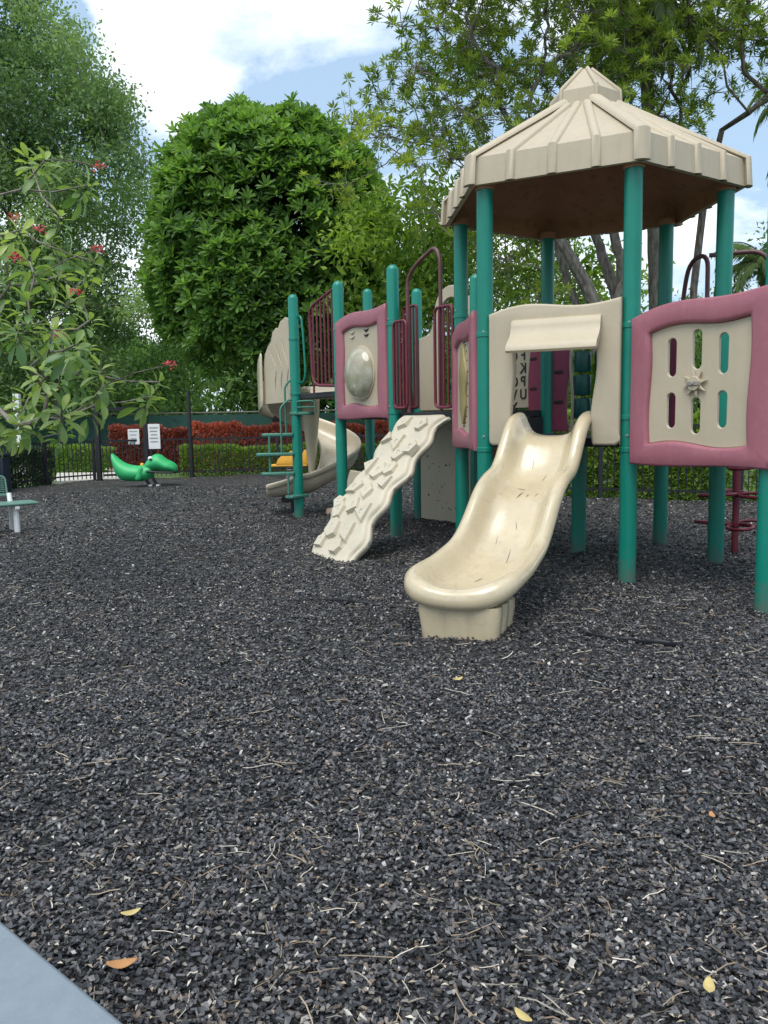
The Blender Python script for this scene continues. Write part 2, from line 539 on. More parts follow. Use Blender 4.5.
# ribs: hip ribs at the corners, three ribs on each face
for k in range(6):
    for j in range(4):
        t = j / 4.0
        a = lower[k].lerp(lower[(k + 1) % 6], t); b_ = upper[k].lerp(upper[(k + 1) % 6], t)
        tt = .5 + (t - .5) * .92 if j else 0
        c = top[k].lerp(top[(k + 1) % 6], tt)
        w = .064 if j == 0 else .038
        if j == 0:
            al = (hexpt(1, k, 0) - C); ex = V((-al.y, al.x, 0)).normalized(); nrm = V((al.x, al.y, 0)).normalized()
        else:
            ex = (lower[(k + 1) % 6] - lower[k]).normalized()
            mid = (lower[k] + lower[(k + 1) % 6]) / 2 - C; nrm = V((mid.x, mid.y, 0)).normalized()
        sl = (c - b_).normalized(); up = ex.cross(sl)
        if up.z < 0: up = -up
        h = .036 if j == 0 else .025
        rows = []
        for (q, nn_) in ((a + nrm * .001, nrm), (b_, (nrm + up).normalized()), (b_.lerp(c, .93 if j else 1.0), up)):
            rows.append([q - nn_ * .03] + [q + ex * (w * math.cos(PI - PI * i / 6)) + nn_ * (h * math.sin(PI * i / 6) * 1.15) for i in range(7)] + [q - nn_ * .03 + ex * .0001])
        o = len(mb.v); mb.grid(rows)
        n = len(rows[0])
        mb.f.append(tuple(o + i for i in range(n))); mb.f.append(tuple(o + 2 * n + i for i in range(n - 1, -1, -1)))
roof = part(mb.build('roof', 'roof', smooth=38))
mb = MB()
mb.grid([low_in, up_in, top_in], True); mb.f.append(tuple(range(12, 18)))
sub(mb.build('roof_underside_shade', 'liner', smooth=0), roof)  # inner shell added to carry the painted shade below the tan roof
# cupola
mb = MB()
cb = [hexpt(RT + .035, k, ZT - .05) for k in range(6)]; cu_ = [hexpt(RT + .03, k, ZT + .105) for k in range(6)]
ce = [hexpt(RT - .0, k, ZT + .128) for k in range(6)]; ct = [hexpt(.05, k, ZT + .34) for k in range(6)]
mb.grid([cb, cu_, ce, ct], True); mb.f.append(tuple(range(18, 24)))
for k in range(6):
    al = hexpt(1, k, 0) - C; ex = V((-al.y, al.x, 0)).normalized()
    mb.tube([hexpt(RT + .03, k, ZT - .05), hexpt(RT + .026, k, ZT + .11), hexpt(.05, k, ZT + .34)], .02, 8)
sub(mb.build('cupola', 'roof', bevel=.01, smooth=30), roof)
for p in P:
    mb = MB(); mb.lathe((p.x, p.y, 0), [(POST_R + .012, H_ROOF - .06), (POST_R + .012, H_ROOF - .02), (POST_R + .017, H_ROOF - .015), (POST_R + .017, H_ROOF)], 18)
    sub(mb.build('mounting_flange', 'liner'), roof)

# ------------------------------------------------------------------ panels
sn = lambda a, f=1.0, ph=0.0: (lambda t: a * math.sin(2 * PI * (f * t + ph)))


def pink_panel(edge, x0, x1, z0, z1, off=.06, bt=.16, name='activity_panel'):
    outer = wavy(x0, x1, z0, z1, lambda t: -.085 * (1 - t) ** 2.4 + .022 * math.sin(2 * PI * (t * 1.05 - .02)) + .012 * t, sn(-.008), None, sn(.006))
    inner = wavy(x0 + bt, x1 - bt, z0 + bt * .95, z1 - bt * 1.02, lambda t: -.045 * (1 - t) ** 2 + .022 * math.sin(2 * PI * t), lambda t: .022 * math.sin(2 * PI * t), sn(-.011), sn(-.011))
    o = part(ring_frame(outer, inner, edge, off, .036).build(name, 'pink', smooth=60))
    return o, inner


# slotted pink panel on bay P0-R1
e = Edge(P[0], R1, NF)
o, inner = pink_panel(e, .085, e.L + .05, .945, 2.125, off=.075, bt=.165)
o['label'] = 'pink framed panel with six upright slots and a metal sun spinner'
ins = [(.5 * (inner[0][0] + inner[36][0]) + (x - .5 * (inner[0][0] + inner[36][0])) * 1.03, z0_ + 0) for x, z0_ in inner]
cx = e.L / 2 + .055; zc = 1.53
slots = [capsule(cx + dx, zc + dz * (1.22 if dx == 0 else 1), .072, hh) for dx in (-.205, 0, .205) for dz, hh in ((.195, .275), (-.185, .255))]
pl = link('inset_panel', plate([ins] + slots, e, .06, .03, .006), 'beige', smooth=12); sub(pl, o)
mb = MB()
for k in range(8):
    a = 2 * PI * k / 8 + .2
    pts = [(.045, a - .3), (.10, a), (.045, a + .3)]
    vs = [e.p(cx + r_ * math.cos(t_), zc + r_ * math.sin(t_), y_) for y_ in (.08, .10) for r_, t_ in pts]
    mb.add(vs, [(0, 1, 2), (3, 5, 4), (0, 3, 4, 1), (1, 4, 5, 2), (2, 5, 3, 0)])
mb.tube([e.p(cx, zc, .07), e.p(cx, zc, .115)], .05, 16)
sub(mb.build('sun_spinner', 'beige', bevel=.003), o)
mb = MB(); mb.obox(e.p(cx, zc, .118), e.ex, e.n, (0, 0, 1), .052, .005, .016)
mb.tube([e.p(cx, zc, .115), e.p(cx, zc, .135)], .014, 10)
sub(mb.build('spinner_plate', 'steel', bevel=.004), o)

# bubble panel on Q1-Q3
e = Edge(Q3, Q1, NF)
o, inner = pink_panel(e, .045, e.L - .035, 1.33, 2.56, off=.055, bt=.17, name='bubble_panel')
o['label'] = 'pink framed panel with a clear bulging bubble window'
cxb = e.L / 2 + .01; zb = 1.85
hole = [(cxb + .26 * math.cos(2 * PI * i / 28), zb + .26 * math.sin(2 * PI * i / 28)) for i in range(28)]
sub(link('inset_panel', plate([inner, hole], e, .045, .03, .006), 'beige', smooth=12), o)
mb = MB(); rows = []
for j in range(9):
    a = (PI / 2) * j / 8
    rows.append([e.p(cxb + .275 * math.cos(a) * math.cos(2 * PI * i / 28), zb + .305 * math.cos(a) * math.sin(2 * PI * i / 28), .06 + .17 * math.sin(a)) for i in range(28)])
mb.grid(rows, True)
sub(mb.build('bubble', 'bubble', smooth=80), o)
mb = MB(); mb.tube([e.p(cxb + .275 * math.cos(2 * PI * i / 28), zb + .305 * math.sin(2 * PI * i / 28), .066) for i in range(28)], .012, 6, closed=True)
sub(mb.build('bubble_rim', 'beige'), o)
for sx, c0 in ((.12, 'd'), (-.18, 'l')):
    for dz in (.0, .055):
        mb = MB(); mb.tube([e.p(cxb + sx + t * .1 - .05, 2.285 + dz + .018 * math.sin(PI * t) * (-1), .064) for t in (0, .25, .5, .75, 1)], [.003, .010, .013, .010, .003], 6)
        sub(mb.build('moulded_mark', 'hole' if c0 == 'd' else 'beige'), o)

# panel seen edge-on on P4-P5
e = Edge(P[4], P[5], (-1, -.1))
o, inner = pink_panel(e, .05, e.L - .03, 1.04, 2.19, off=.07, bt=.17)
o['label'] = 'pink framed panel with an olive leaf-shaped relief, seen almost edge-on'
sub(link('inset_panel', plate([inner], e, .06, .03, .006), 'beige', smooth=12), o)
lf = [(e.L / 2 + .17 * math.cos(t) * (1 + .15 * math.sin(5 * t)), 1.62 + .33 * math.sin(t) * (1 + .1 * math.cos(4 * t))) for t in [2 * PI * i / 30 for i in range(30)]]
sub(link('leaf_relief', plate([lf], e, .085, .025, .008), 'olive', smooth=30), o)
for i in range(22):
    t = 2 * PI * i / 22
    mb = MB(); q = e.p(e.L / 2 + .2 * math.cos(t), 1.62 + .38 * math.sin(t), .07); mb.tube([q, q + e.n * .01], .008, 6)
    sub(mb.build('relief_hole', 'hole'), o)

# arch panel with awning on P5-P0 (slide entrance)
e = Edge(P[5], P[0], (-.44, -.9))
L = e.L
outer = wavy(.06, L - .06, 1.085, 2.20, lambda t: -.05 * (1 - t) ** 3 + .03 * math.sin(2 * PI * t + .1) + .012 * t, None, None, None, n=22)
opening = []
xl, xr, zt = .26, L - .265, 1.965
for t in [i / 14 for i in range(15)]:
    opening.append((xl + -.016 * math.sin(2 * PI * t), 1.04 + (zt - 1.04) * t))
for t in [i / 14 for i in range(15)]:
    opening.append((xr + .022 * math.sin(2 * PI * (1 - t) + PI), zt + (1.04 - zt) * t))
# open-bottomed arch: walk outer then the opening
top_part = outer[22:]
loop = [(xr, 1.085)] + [(L - .09, 1.085), (L - .065, 1.105)] + top_part + [(.065, 1.105), (.09, 1.085), (xl, 1.085)] + [q for q in opening[1:-1]]
arch = part(link('arch_panel', plate([loop], e, .05, .085, .02, 3), 'beige', smooth=40))
mb = MB()
rows = []
sec = [(-.02, 2.088), (.02, 2.09), (.045, 2.075), (.055, 2.03), (.07, 1.985), (.105, 1.94), (.165, 1.90), (.20, 1.865), (.205, 1.835), (.19, 1.818), (.165, 1.823), (.12, 1.855), (.07, 1.90), (.035, 1.96), (.02, 2.03), (-.02, 2.04)]
for x in (.265, .272, .30, .5, .7, L - .235, L - .212, L - .205):
    k = 0 if x in (.265, L - .205) else 1
    rows.append([e.p(x, 1.93 + (z - 1.93) * (.97 if not k else 1), .09 + y) for y, z in sec])
mb.grid([r + [r[0]] for r in rows])
n = len(sec) + 1
mb.f.append(tuple(range(n - 1))); mb.f.append(tuple((len(rows) - 1) * n + i for i in range(n - 2, -1, -1)))
sub(mb.build('awning', 'beige', smooth=50), arch)

# alphabet panel on P3-Q2 (we see its back)
e = Edge(P[3], Q2, (.83, .56))
zA0, zA1 = 1.42, 2.30
ap = part(link('alphabet_panel', plate([wavy(.27, e.L - .05, zA0, zA1 + .05, sn(.03), None, sn(.02), None)], e, .02, .03, .006), 'beige', smooth=12))
ap['label'] = 'beige alphabet panel seen from behind, its cut-out letters mirrored'
rowsT = ['ABCDE', 'FGHIJ', 'KLMNO', 'PQRST', 'UVWXZ', ' Y   ']
for r_, txt in enumerate(rowsT):
    for c_, ch in enumerate(txt):
        if ch == ' ': continue
        fc = bpy.data.curves.new('tmp', 'FONT'); fc.body = ch; fc.size = .155; fc.extrude = .002; fc.offset = .003
        fc.align_x = 'CENTER'
        ob = bpy.data.objects.new('tmp', fc); COL.objects.link(ob)
        me = bpy.data.meshes.new_from_object(ob.evaluated_get(bpy.context.evaluated_depsgraph_get()))
        bpy.data.objects.remove(ob); bpy.data.curves.remove(fc)
        for v in me.vertices:
            v.co = e.p(.36 + .145 * c_ + v.co.x, 2.085 - .142 * r_ + v.co.y, .0015 + v.co.z)
        lt = link('letter', me, 'letter', smooth=0); sub(lt, ap)
nt_ = [wavy(.05, .265, 1.30, 2.36, sn(.02), None, None, sn(.018))]
mp_ = part(link('notched_panel', plate(nt_, e, .02, .05, .01), 'maroon_plastic', smooth=30))
for z in (1.62, 1.94, 2.2):
    mb = MB(); mb.obox(e.p(.2, z, -.004), e.ex, e.n, (0, 0, 1), .05, .006, .016)
    sub(mb.build('hand_notch', 'hole', bevel=.004), mp_)

# tic tac toe panel on P3-P2
e = Edge(P[3], P[2], (.5, .9))
mp_ = part(link('notched_panel', plate([wavy(.06, .235, 1.16, 2.36, sn(.02), None, None, sn(-.022))], e, .0, .05, .01), 'maroon_plastic', smooth=30))
for z in (1.47, 1.78, 2.08):
    mb = MB(); mb.obox(e.p(.13, z, -.03), e.ex, e.n, (0, 0, 1), .045, .008, .016)
    sub(mb.build('hand_notch', 'hole', bevel=.004), mp_)
fr = [wavy(.245, e.L - .07, 1.16, 2.30, sn(.02), None, sn(.015), None), [(q[0], q[1]) for q in wavy(.285, e.L - .13, 1.22, 2.16, sn(.01), None, sn(.015), None)]]
tt = part(link('drum_panel', plate(fr, e, 0, .05, .008), 'beige', smooth=12))
for k, x in enumerate((.375, .585, .80)):
    mb = MB(); mb.tube([e.p(x, 1.22, 0), e.p(x, 2.16, 0)], .012, 8); sub(mb.build('drum_axle', 'steel'), tt)
    for z in (1.29, 1.53, 1.77):
        mb = MB(); q = e.p(x, z, 0)
        mb.lathe(q, [(.03, 0), (.083, .006), (.088, .016), (.088, .20), (.083, .21), (.03, .216)], 20)
        sub(mb.build('spinning_drum', 'drum'), tt)

# beige arched back panel on Q2-Q4 and lower wall below it
e = Edge(Q4, Q2, (.83, .56))
L = e.L
ol = [(.07, 1.42), (L - .07, 1.42)]
ol += [(L - .07, 2.62), (L - .08, 2.75)] + arc((.70, 2.62), .30, .42, PI - .25, 12) + [(.38, 2.58), (.34, 2.44), (.27, 2.37), (.07, 2.34)]
holeL = [(.50, 1.47), (.94, 1.47), (.94, 2.55)] + arc((.715, 2.56), .215, .1, PI - .1, 10) + [(.50, 2.5)]
bp_ = part(link('arched_panel', plate([ol, holeL], e, 0, .05, .01), 'beige', smooth=12))
for z in (1.65, 1.83, 2.01, 2.2):
    mb = MB(); mb.obox(e.p(.40, z, -.024), e.ex, e.n, (0, 0, 1), .018, .006, .04)
    sub(mb.build('slot', 'hole'), bp_)
lw = part(link('lower_wall_panel', plate([wavy(.07, L - .08, .02, 1.30)], e, 0, .05, .01), 'beige', smooth=12))
for i in range(26):
    mb = MB(); x = random.uniform(.2, L - .2); z = random.uniform(.12, 1.2)
    mb.obox(e.p(x, z, -.024), e.ex, e.n, (0, 0, 1), random.choice((.004, .005, .012)), .004, random.choice((.005, .006, .012)))
    sub(mb.build('peg_hole', 'hole'), lw)

# low slotted panel under bay Q1-Q3
e = Edge(Q3, Q1, NF)
lo = [(.10, .05), (.55, .05), (.62, .70), (.25, .72), (.18, .60)]
part(link('slotted_low_panel', plate([lo, [(.19, .44), (.40, .47), (.40, .52), (.2, .49)], [(.19, .30), (.40, .33), (.40, .38), (.19, .35)]], e, .02, .04, .008), 'beige', smooth=12))

# barriers and entry arch on P4-Q1 (climber entrance)
e = Edge(Q1, P[4], NF)


def bar_gate(e, x0, x1, z0, z1, nb, r=.013, off=.02, corner=.07, name='bar_barrier', mat='maroon'):
    mb = MB()
    mb.tube(rounded_path([e.p((x0 + x1) / 2, z0, off), e.p(x1, z0, off), e.p(x1, z1, off), e.p(x0, z1, off), e.p(x0, z0, off), e.p((x0 + x1) / 2 - .001, z0, off)], corner), r * 1.25, 8)
    for i in range(nb):
        x = x0 + (x1 - x0) * (i + 1) / (nb + 1)
        mb.tube([e.p(x, z0, off), e.p(x, z1, off)], r, 7)
    return part(mb.build(name, mat, smooth=60))


bar_gate(e, .07, .31, D_MID + .05, 2.36, 3, off=.05)
bar_gate(e, .07, .31, D_MID + .05, 2.52, 3, off=-.09, corner=.03)
bar_gate(e, .80, 1.085, D_MID + .04, 2.42, 3, off=.05)
mb = MB()
mb.tube(rounded_path([e.p(.30, D_MID, .02), e.p(.30, 2.78, .02), e.p(.44, 2.90, .02), e.p(.78, 3.03, .02), e.p(.86, 2.9, .02), e.p(.86, D_MID, .02)], .11), .020, 9)
part(mb.build('entry_arch', 'rail', smooth=60))

# rail on bay Q3-Q5
e = Edge(Q5, Q3, NF)
mb = MB()
r_ = .013; o_ = .03
mb.tube(rounded_path([e.p(1.12, 1.74, o_), e.p(.54, 1.77, o_), e.p(.48, 2.74, o_), e.p(1.12, 2.90, o_)], .16), .019, 8)
for i in range(6):
    t = .58 + i * .095
    mb.tube([e.p(t, 1.77, o_), e.p(t, 2.74 + (t - .48) * .25, o_)], .012, 7)
mb.tube([e.p(.56, 1.66, o_), e.p(.56, 1.79, o_)], .014, 7)
part(mb.build('bar_barrier', 'maroon', smooth=60))
for x_, y_ in ((.26, -.55), (.72, -.60)):
    mb = MB(); mb.obox(e.p(x_, 2.06, y_), e.ex, e.n, (0, 0, 1), .03, .02, .40)
    part(mb.build('maroon_upright', 'maroon'))

# curved hoops and pole climber off P1-P2
e = Edge(P[1], P[2], (1, 0))
mb = MB()
mb.tube(rounded_path([e.p(.92, D_HEX, .05), e.p(.90, 2.45, .06), e.p(.78, 2.74, .06), e.p(.5, 2.76, .1), e.p(.48, D_HEX, .1)], .14), .021, 9)
part(mb.build('grab_hoop', 'rail', smooth=60)); mb = MB()
mb.tube(rounded_path([e.p(.52, 2.74, .12), e.p(.3, 2.74, .52), e.p(.24, 2.5, .60), e.p(.22, .05, .60)], .16), .021, 9)
part(mb.build('grab_hoop', 'rail', smooth=60))
part(link('side_panel', plate([wavy(.86, 1.08, 1.18, 2.1)], e, .02, .04, .01), 'maroon_plastic', smooth=30))
pc = V((3.37, 7.62, 0))
mb = MB(); mb.tube([pc + V((0, 0, -.05)), pc + V((0, 0, 1.9))], .032, 12)
pole = part(mb.build('climbing_pole', 'maroon', smooth=60))
for z, ph in ((.26, .3), (.55, 1.25), (.82, .3), (1.1, 1.25)):
    mb = MB()
    pts = []
    for i in range(36):
        a = 2 * PI * i / 36
        rr_ = .215 + .17 * math.cos(3 * a)
        pts.append(pc + V((rr_ * math.cos(a + ph), rr_ * math.sin(a + ph), z + .012 * math.sin(3 * a))))
    mb.tube(pts, .017, 8, closed=True)
    mb.lathe(pc + V((0, 0, z - .02)), [(.045, 0), (.045, .04)], 12)
    sub(mb.build('foothold_loop', 'maroon', smooth=60), pole)

# ------------------------------------------------------------------ wave slide on P5-P0
e = Edge(P[5], P[0], (-.44, -.9))
mid = e.p(e.L / 2 - .015, 0, 0); dirn = e.n; lat = e.ex
ctrl = [(-.06, 1.165), (.05, 1.165), (.13, 1.15), (.23, 1.06), (.34, .93), (.45, .835), (.56, .785), (.70, .745), (.82, .68), (.94, .575), (1.08, .45), (1.24, .35), (1.42, .295), (1.62, .252), (1.80, .236), (1.94, .236), (2.02, .236)]


def cat(pts, n):
    out = []
    for i in range(len(pts) - 1):
        p0, p1, p2, p3 = pts[max(i - 1, 0)], pts[i], pts[i + 1], pts[min(i + 2, len(pts) - 1)]
        for k in range(n):
            t = k / n
            out.append(tuple(.5 * (2 * p1[j] + (p2[j] - p0[j]) * t + (2 * p0[j] - 5 * p1[j] + 4 * p2[j] - p3[j]) * t * t + (3 * p1[j] - p0[j] - 3 * p2[j] + p3[j]) * t ** 3) for j in range(len(p1))))
    out.append(pts[-1])
    return out


DRIFT = -.045
path = cat(ctrl, 2)
WO, S1, DF = .335, 1.75, .41


def bedz(s_):
    for a, b_ in zip(path, path[1:]):
        if s_ <= b_[0]:
            return a[1] + (b_[1] - a[1]) * (s_ - a[0]) / (b_[0] - a[0]), V((b_[0] - a[0], b_[1] - a[1])).normalized()
    return path[-1][1], V((1, 0))


def chute_col(px_, ps_, ux, us, rim, low, s_, fan):
    # one cross-section from the outer lower edge over the rolled rim to the centre line
    z_, T = bedz(s_)
    N = V((-T.y, T.x))
    col = []
    for o_, y_ in ((.030, low), (.004, low + .02), (-.004, (rim + low) / 2 - .01), (.008, rim - .022), (.045, rim + .002), (.088, rim - .006), (.120, rim * .58), (.150, rim * .20), (.205, .010), (.27, 0), (.335, 0)):
        f = 1 - o_ / .335
        x_ = px_ * f * (1 + .13 * min(1, max(0, (s_ - .9) / .85)) ** 1.5)
        ss_ = S1 + (ps_ - S1) * f if fan else ps_
        col.append(mid + lat * (x_ + DRIFT * s_) + dirn * (ss_ + N.x * y_) + V((0, 0, z_ + N.y * y_)))
    return col


side_s = [p[0] for p in path if p[0] < S1 - .03]
rows = []
for sg in (-1, 1):
    part_rows = []
    for s_ in side_s:
        rim = .165 + (.03 * (1 - max(s_, 0) / .2) if s_ < .2 else 0)
        part_rows.append(chute_col(sg * WO, s_, 0, 0, rim, rim - .105, s_, False))
    for k in range(9):
        ph = (PI / 2) * k / 9
        cx_ = math.cos(ph) ** .62; sx_ = math.sin(ph) ** .62 if k else 0
        rim = .165 - .10 * (k / 9) ** 1.3
        low = (rim - .105) * (1 - k / 9) + (-.062) * (k / 9)
        part_rows.append(chute_col(sg * WO * cx_, S1 + DF * sx_, 0, 0, rim, low, S1, True))
    if sg < 0:
        rows = part_rows + [chute_col(0, S1 + DF, 0, 0, .064, -.066, S1, True)]
    else:
        rows += part_rows[::-1]
mb = MB(); mb.grid(rows)
sl = part(mb.build('wave_slide', 'slide', sub=2, solid=.02, smooth=80, weld=.0005))
# fluted foot
mb = MB()
rows = []
for z, k in ((.208, .98), (.16, .99), (.02, .92), (-.10, .90)):
    ring = []
    hw, hd = .262 * k, .19 * k
    for i in range(48):
        t = i / 48
        per = t * 4
        sd = int(per); f = per - sd
        if sd == 0: x, y = -hw + 2 * hw * f, hd
        elif sd == 1: x, y = hw, hd - 2 * hd * f
        elif sd == 2: x, y = hw - 2 * hw * f, -hd
        else: x, y = -hw, -hd + 2 * hd * f
        g = .016 * (1 if (i % 4 == 0) else 0)
        n2 = V((x / hw, y / hd)); n2 = n2.normalized() if n2.length else n2
        x -= n2.x * g; y -= n2.y * g
        ring.append(mid + lat * (x - .045) + dirn * (1.92 + y) + V((0, 0, z)))
    rows.append(ring)
mb.grid(rows, True); mb.f.append(tuple(range(47, -1, -1)))
sub(mb.build('slide_foot', 'slide', smooth=50), sl)
# scuff marks pressed on the bed
for (s0, x0, s1, x1) in ((.66, -.02, .76, -.045), (.70, .03, .74, .022), (.67, .10, .735, .085), (.60, -.1, .615, -.02), (1.15, .05, 1.3, .07), (.30, -.06, .36, -.05), (.40, .08, .47, .06), (.86, -.12, .93, -.11), (.95, .02, 1.0, .04), (1.05, -.08, 1.12, -.07), (1.38, -.1, 1.5, -.12), (1.45, .1, 1.52, .13), (1.55, 0, 1.62, -.03)):
    def bed(s_, x):
        for a, b_ in zip(path, path[1:]):
            if a[0] <= s_ <= b_[0]:
                z_ = a[1] + (b_[1] - a[1]) * (s_ - a[0]) / (b_[0] - a[0]); break
        return mid + lat * (x + DRIFT * s_) + dirn * s_ + V((0, 0, z_ + .0045))
    mb = MB(); mb.tube([bed(s0 + (s1 - s0) * t, x0 + (x1 - x0) * t) for t in (0, .5, 1)], [.0007, .0017 if s0 != .66 else .0025, .0007], 5)
    sub(mb.build('scuff_mark', 'hole'), sl)

# ------------------------------------------------------------------ rock climber on P4-Q1
e = Edge(Q1, P[4], NF)
tmid = e.p(e.L * .50, 1.355, .05); bmid = e.p(e.L * .50 + .03, -.06, 1.305)
axis = (bmid - tmid); LEN = axis.length; ad = axis.normalized(); lt_ = e.ex
nr = lt_.cross(ad).normalized()
if nr.z < 0: nr = -nr


def cl(s_, x, h):
    bow = .05 * math.sin(PI * s_ / LEN) + .018 * math.sin(4 * PI * s_ / LEN)
    return tmid + ad * s_ + lt_ * x + nr * (h + bow)


rows = []
NS = 44
for i in range(NS + 1):
    s_ = LEN * i / NS
    wv = .042 * math.sin(2 * PI * s_ / .40 + .5)
    wl = .325 + wv + .03 * s_ / LEN; wr = .325 + .042 * math.sin(2 * PI * s_ / .40 + 2.2) + .03 * s_ / LEN
    rg = .012 * math.sin(s_ * 31) * math.sin(s_ * 13)
    rows.append([cl(s_, -wl - .06, -.085), cl(s_, -wl - .058, -.04), cl(s_, -wl - .05, -.034), cl(s_, -wl - .012, -.034), cl(s_, -wl, -.006), cl(s_, -wl + .012, .0), cl(s_, -wl + .06, .004), cl(s_, -.12, rg), cl(s_, .1, -rg), cl(s_, wr - .06, .004), cl(s_, wr - .012, .0), cl(s_, wr, -.006), cl(s_, wr + .012, -.034), cl(s_, wr + .05, -.034), cl(s_, wr + .058, -.04), cl(s_, wr + .06, -.085)])
mb = MB(); mb.grid(rows)
rc = part(mb.build('rock_climber', 'rock', solid=.03, smooth=50))
holds = [(.13, -.17, .5), (.16, .17, -.3), (.36, -.25, .2), (.42, -.03, 1.0), (.55, .12, 1.3), (.47, .25, 1.1), (.72, -.25, 1.1), (.78, -.03, 1.2), (.74, .14, .4), (.92, .24, .8),
         (1.02, -.2, .9), (1.05, .05, -.4), (1.22, -.29, .4), (1.30, -.23, -.4), (1.24, .0, .3), (1.30, .2, 1.1), (1.50, -.18, .5), (1.52, .12, 1.0), (1.68, .06, .9), (1.66, -.26, .7)]
for k, (s_, x, rot) in enumerate(holds):
    s_ = s_ * LEN / 1.88
    rnd = random.Random(k + 40)
    nv = rnd.choice((3, 4, 5, 5, 6))
    big = .155 if k in (3, 6, 7, 15, 16, 17) else .118
    base = []; topv = []
    ln = rnd.uniform(1.1, 1.5)
    for i in range(nv):
        a = 2 * PI * i / nv + rnd.uniform(-.25, .25)
        dx, ds = big * math.cos(a) * .82, big * math.sin(a) * .74 * ln
        c_, s2 = math.cos(rot), math.sin(rot)
        dx, ds = dx * c_ - ds * s2, dx * s2 + ds * c_
        base.append(cl(s_ + ds, x + dx, -.02)); topv.append(cl(s_ + ds * .86 - .004, x + dx * .86, .036 + (.006 if ds > 0 else -.004)))
    mb = MB(); mb.add(base + topv, [tuple(range(nv, 2 * nv))] + [(i, (i + 1) % nv, nv + (i + 1) % nv, nv + i) for i in range(nv)])
    pts = [cl(s_ + .024 * math.sin(a) - .012, x + .018 * math.cos(a), .0375) for a in [2 * PI * i / 12 * .8 + rot for i in range(12)]]
    mb.tube(pts, .004, 4)
    sub(mb.build('handhold', 'rock', bevel=.014, smooth=45), rc)

# ------------------------------------------------------------------ spiral slide at the far end
CS = V((-1.05, 11.85, 0)); rc_ = .415
mb = MB(); rows = []
pathS = []
pathS.append((P[4] + U * 3 * S + (Q6 - Q5) * .36 + V((0, 0, 0)), 1.66))
for i in range(41):
    a = math.radians(262 - 352 * i / 40)
    k = max(0, i / 40 - .12) / .88
    pathS.append((CS + V((rc_ * math.cos(a), rc_ * math.sin(a), 0)), 1.66 - 1.36 * k))
lastp = pathS[-1][0]
for d in (.15, .3, .45, .6):
    pathS.append((lastp + V((-d, -.01 * d, 0)), .30 - .04 * min(1, d / .3)))
for i, (q, z) in enumerate(pathS):
    a = pathS[max(i - 1, 0)][0]; b_ = pathS[min(i + 1, len(pathS) - 1)][0]
    T = (b_ - a); T.z = 0; T.normalize()
    Lf = V((-T.y, T.x, 0))      # left of travel = outer side (turning right)
    kend = max(0, (i - 42) / 4)
    ho = (.12 + .18 * min(1, max(0, (i - 12) / 8))) * (1 - .5 * kend); hi = .15 * (1 - .3 * kend)
    pr = [(.31, ho - .09), (.325, ho - .03), (.315, ho), (.285, ho), (.27, ho * .6), (.235, ho * .2), (.12, .01), (-.1, .0), (-.21, .03), (-.25, hi * .6), (-.262, hi), (-.285, hi + .005), (-.30, hi - .04)]
    xm = .21 + .12 * min(1, max(0, (i - 13) / 6))
    rows.append([q + Lf * min(x, xm - .004 * j_) + V((0, 0, z + y)) for j_, (x, y) in enumerate(pr)])
mb.grid(rows)
ss = part(mb.build('spiral_slide', 'spiral', sub=1, solid=.02, smooth=80))
mb = MB(); mb.lathe((CS.x, CS.y, 0), [(.045, .34), (.05, .5), (.085, .95), (.13, 1.45), (.14, 1.75)], 18)
sub(mb.build('centre_column', 'spiral'), ss)
mb = MB(); mb.tube([CS + V((-.25, -.42, -.05)), CS + V((-.25, -.42, .26))], .04, 10); mb.box(CS + V((-.25, -.42, .2)), .16, .08, .03)
sub(mb.build('exit_leg', 'black'), ss)
# entrance side walls (hood)
e = Edge(Q5, Q5 + U, NF)
top_pts = [(.0, 2.66), (.16, 2.70), (.30, 2.66), (.37, 2.58), (.44, 2.59), (.54, 2.54), (.60, 2.42), (.70, 2.36), (.80, 2.26), (.86, 2.05), (.86, 1.60)]
ol = [(.86, 1.56), (.86, 1.6)][:1] + [(.0, 1.575)] + top_pts
def slit(x0, z0, x1, z1, w=.016, bow=.02):
    o = []
    for k in range(7):
        t = k / 6; o.append((x0 + (x1 - x0) * t + bow * math.sin(PI * t) + w * (.3 + math.sin(PI * t) * .7), z0 + (z1 - z0) * t))
    for k in range(7):
        t = 1 - k / 6; o.append((x0 + (x1 - x0) * t + bow * math.sin(PI * t) - w * (.3 + math.sin(PI * t) * .7), z0 + (z1 - z0) * t))
    return o
slits = [slit(.05 + dx, 2.08, .13 + dx + .08, 2.42 - dx * .25, bow=.0) for dx in (.06, .24, .42)] + [slit(.10 + dx, 1.68, .06 + dx, 2.0, bow=.02) for dx in (.04, .22, .40)]
hw_ = link('hood_panel', plate([ol] + slits, e, .03, .035, .008), 'beige', smooth=12); sub(hw_, ss)
# curved outer cheek of the hood, turning round the spiral
mb = MB(); rows = []
for i in range(10):
    t = i / 9
    a = math.radians(212 - 70 * t)
    c0 = CS + V((.76 * math.cos(a), .76 * math.sin(a), 0))
    rows.append([c0 + V((0, 0, z)) for z in (1.50 - .16 * t, 1.75 - .18 * t, 2.05 - .25 * t, 2.34 - .62 * t)])
mb.grid(rows)
sub(mb.build('hood_cheek', 'spiral', solid=.03, sub=1, smooth=80), ss)
e2 = Edge(Q6, Q6 + U, -NF)
ol2 = [(0, 1.575), (.62, 1.575), (.62, 2.1), (.5, 2.4), (.3, 2.6), (.1, 2.66), (0, 2.66)]
sub(link('hood_panel', plate([ol2], e2, -.03, .035, .008), 'beige', smooth=12), ss)
e3 = Edge(Q5, Q6, U)
ol3 = [(.72, 1.70), (1.10, 1.70), (1.10, 2.66), (.9, 2.6), (.78, 2.4)]
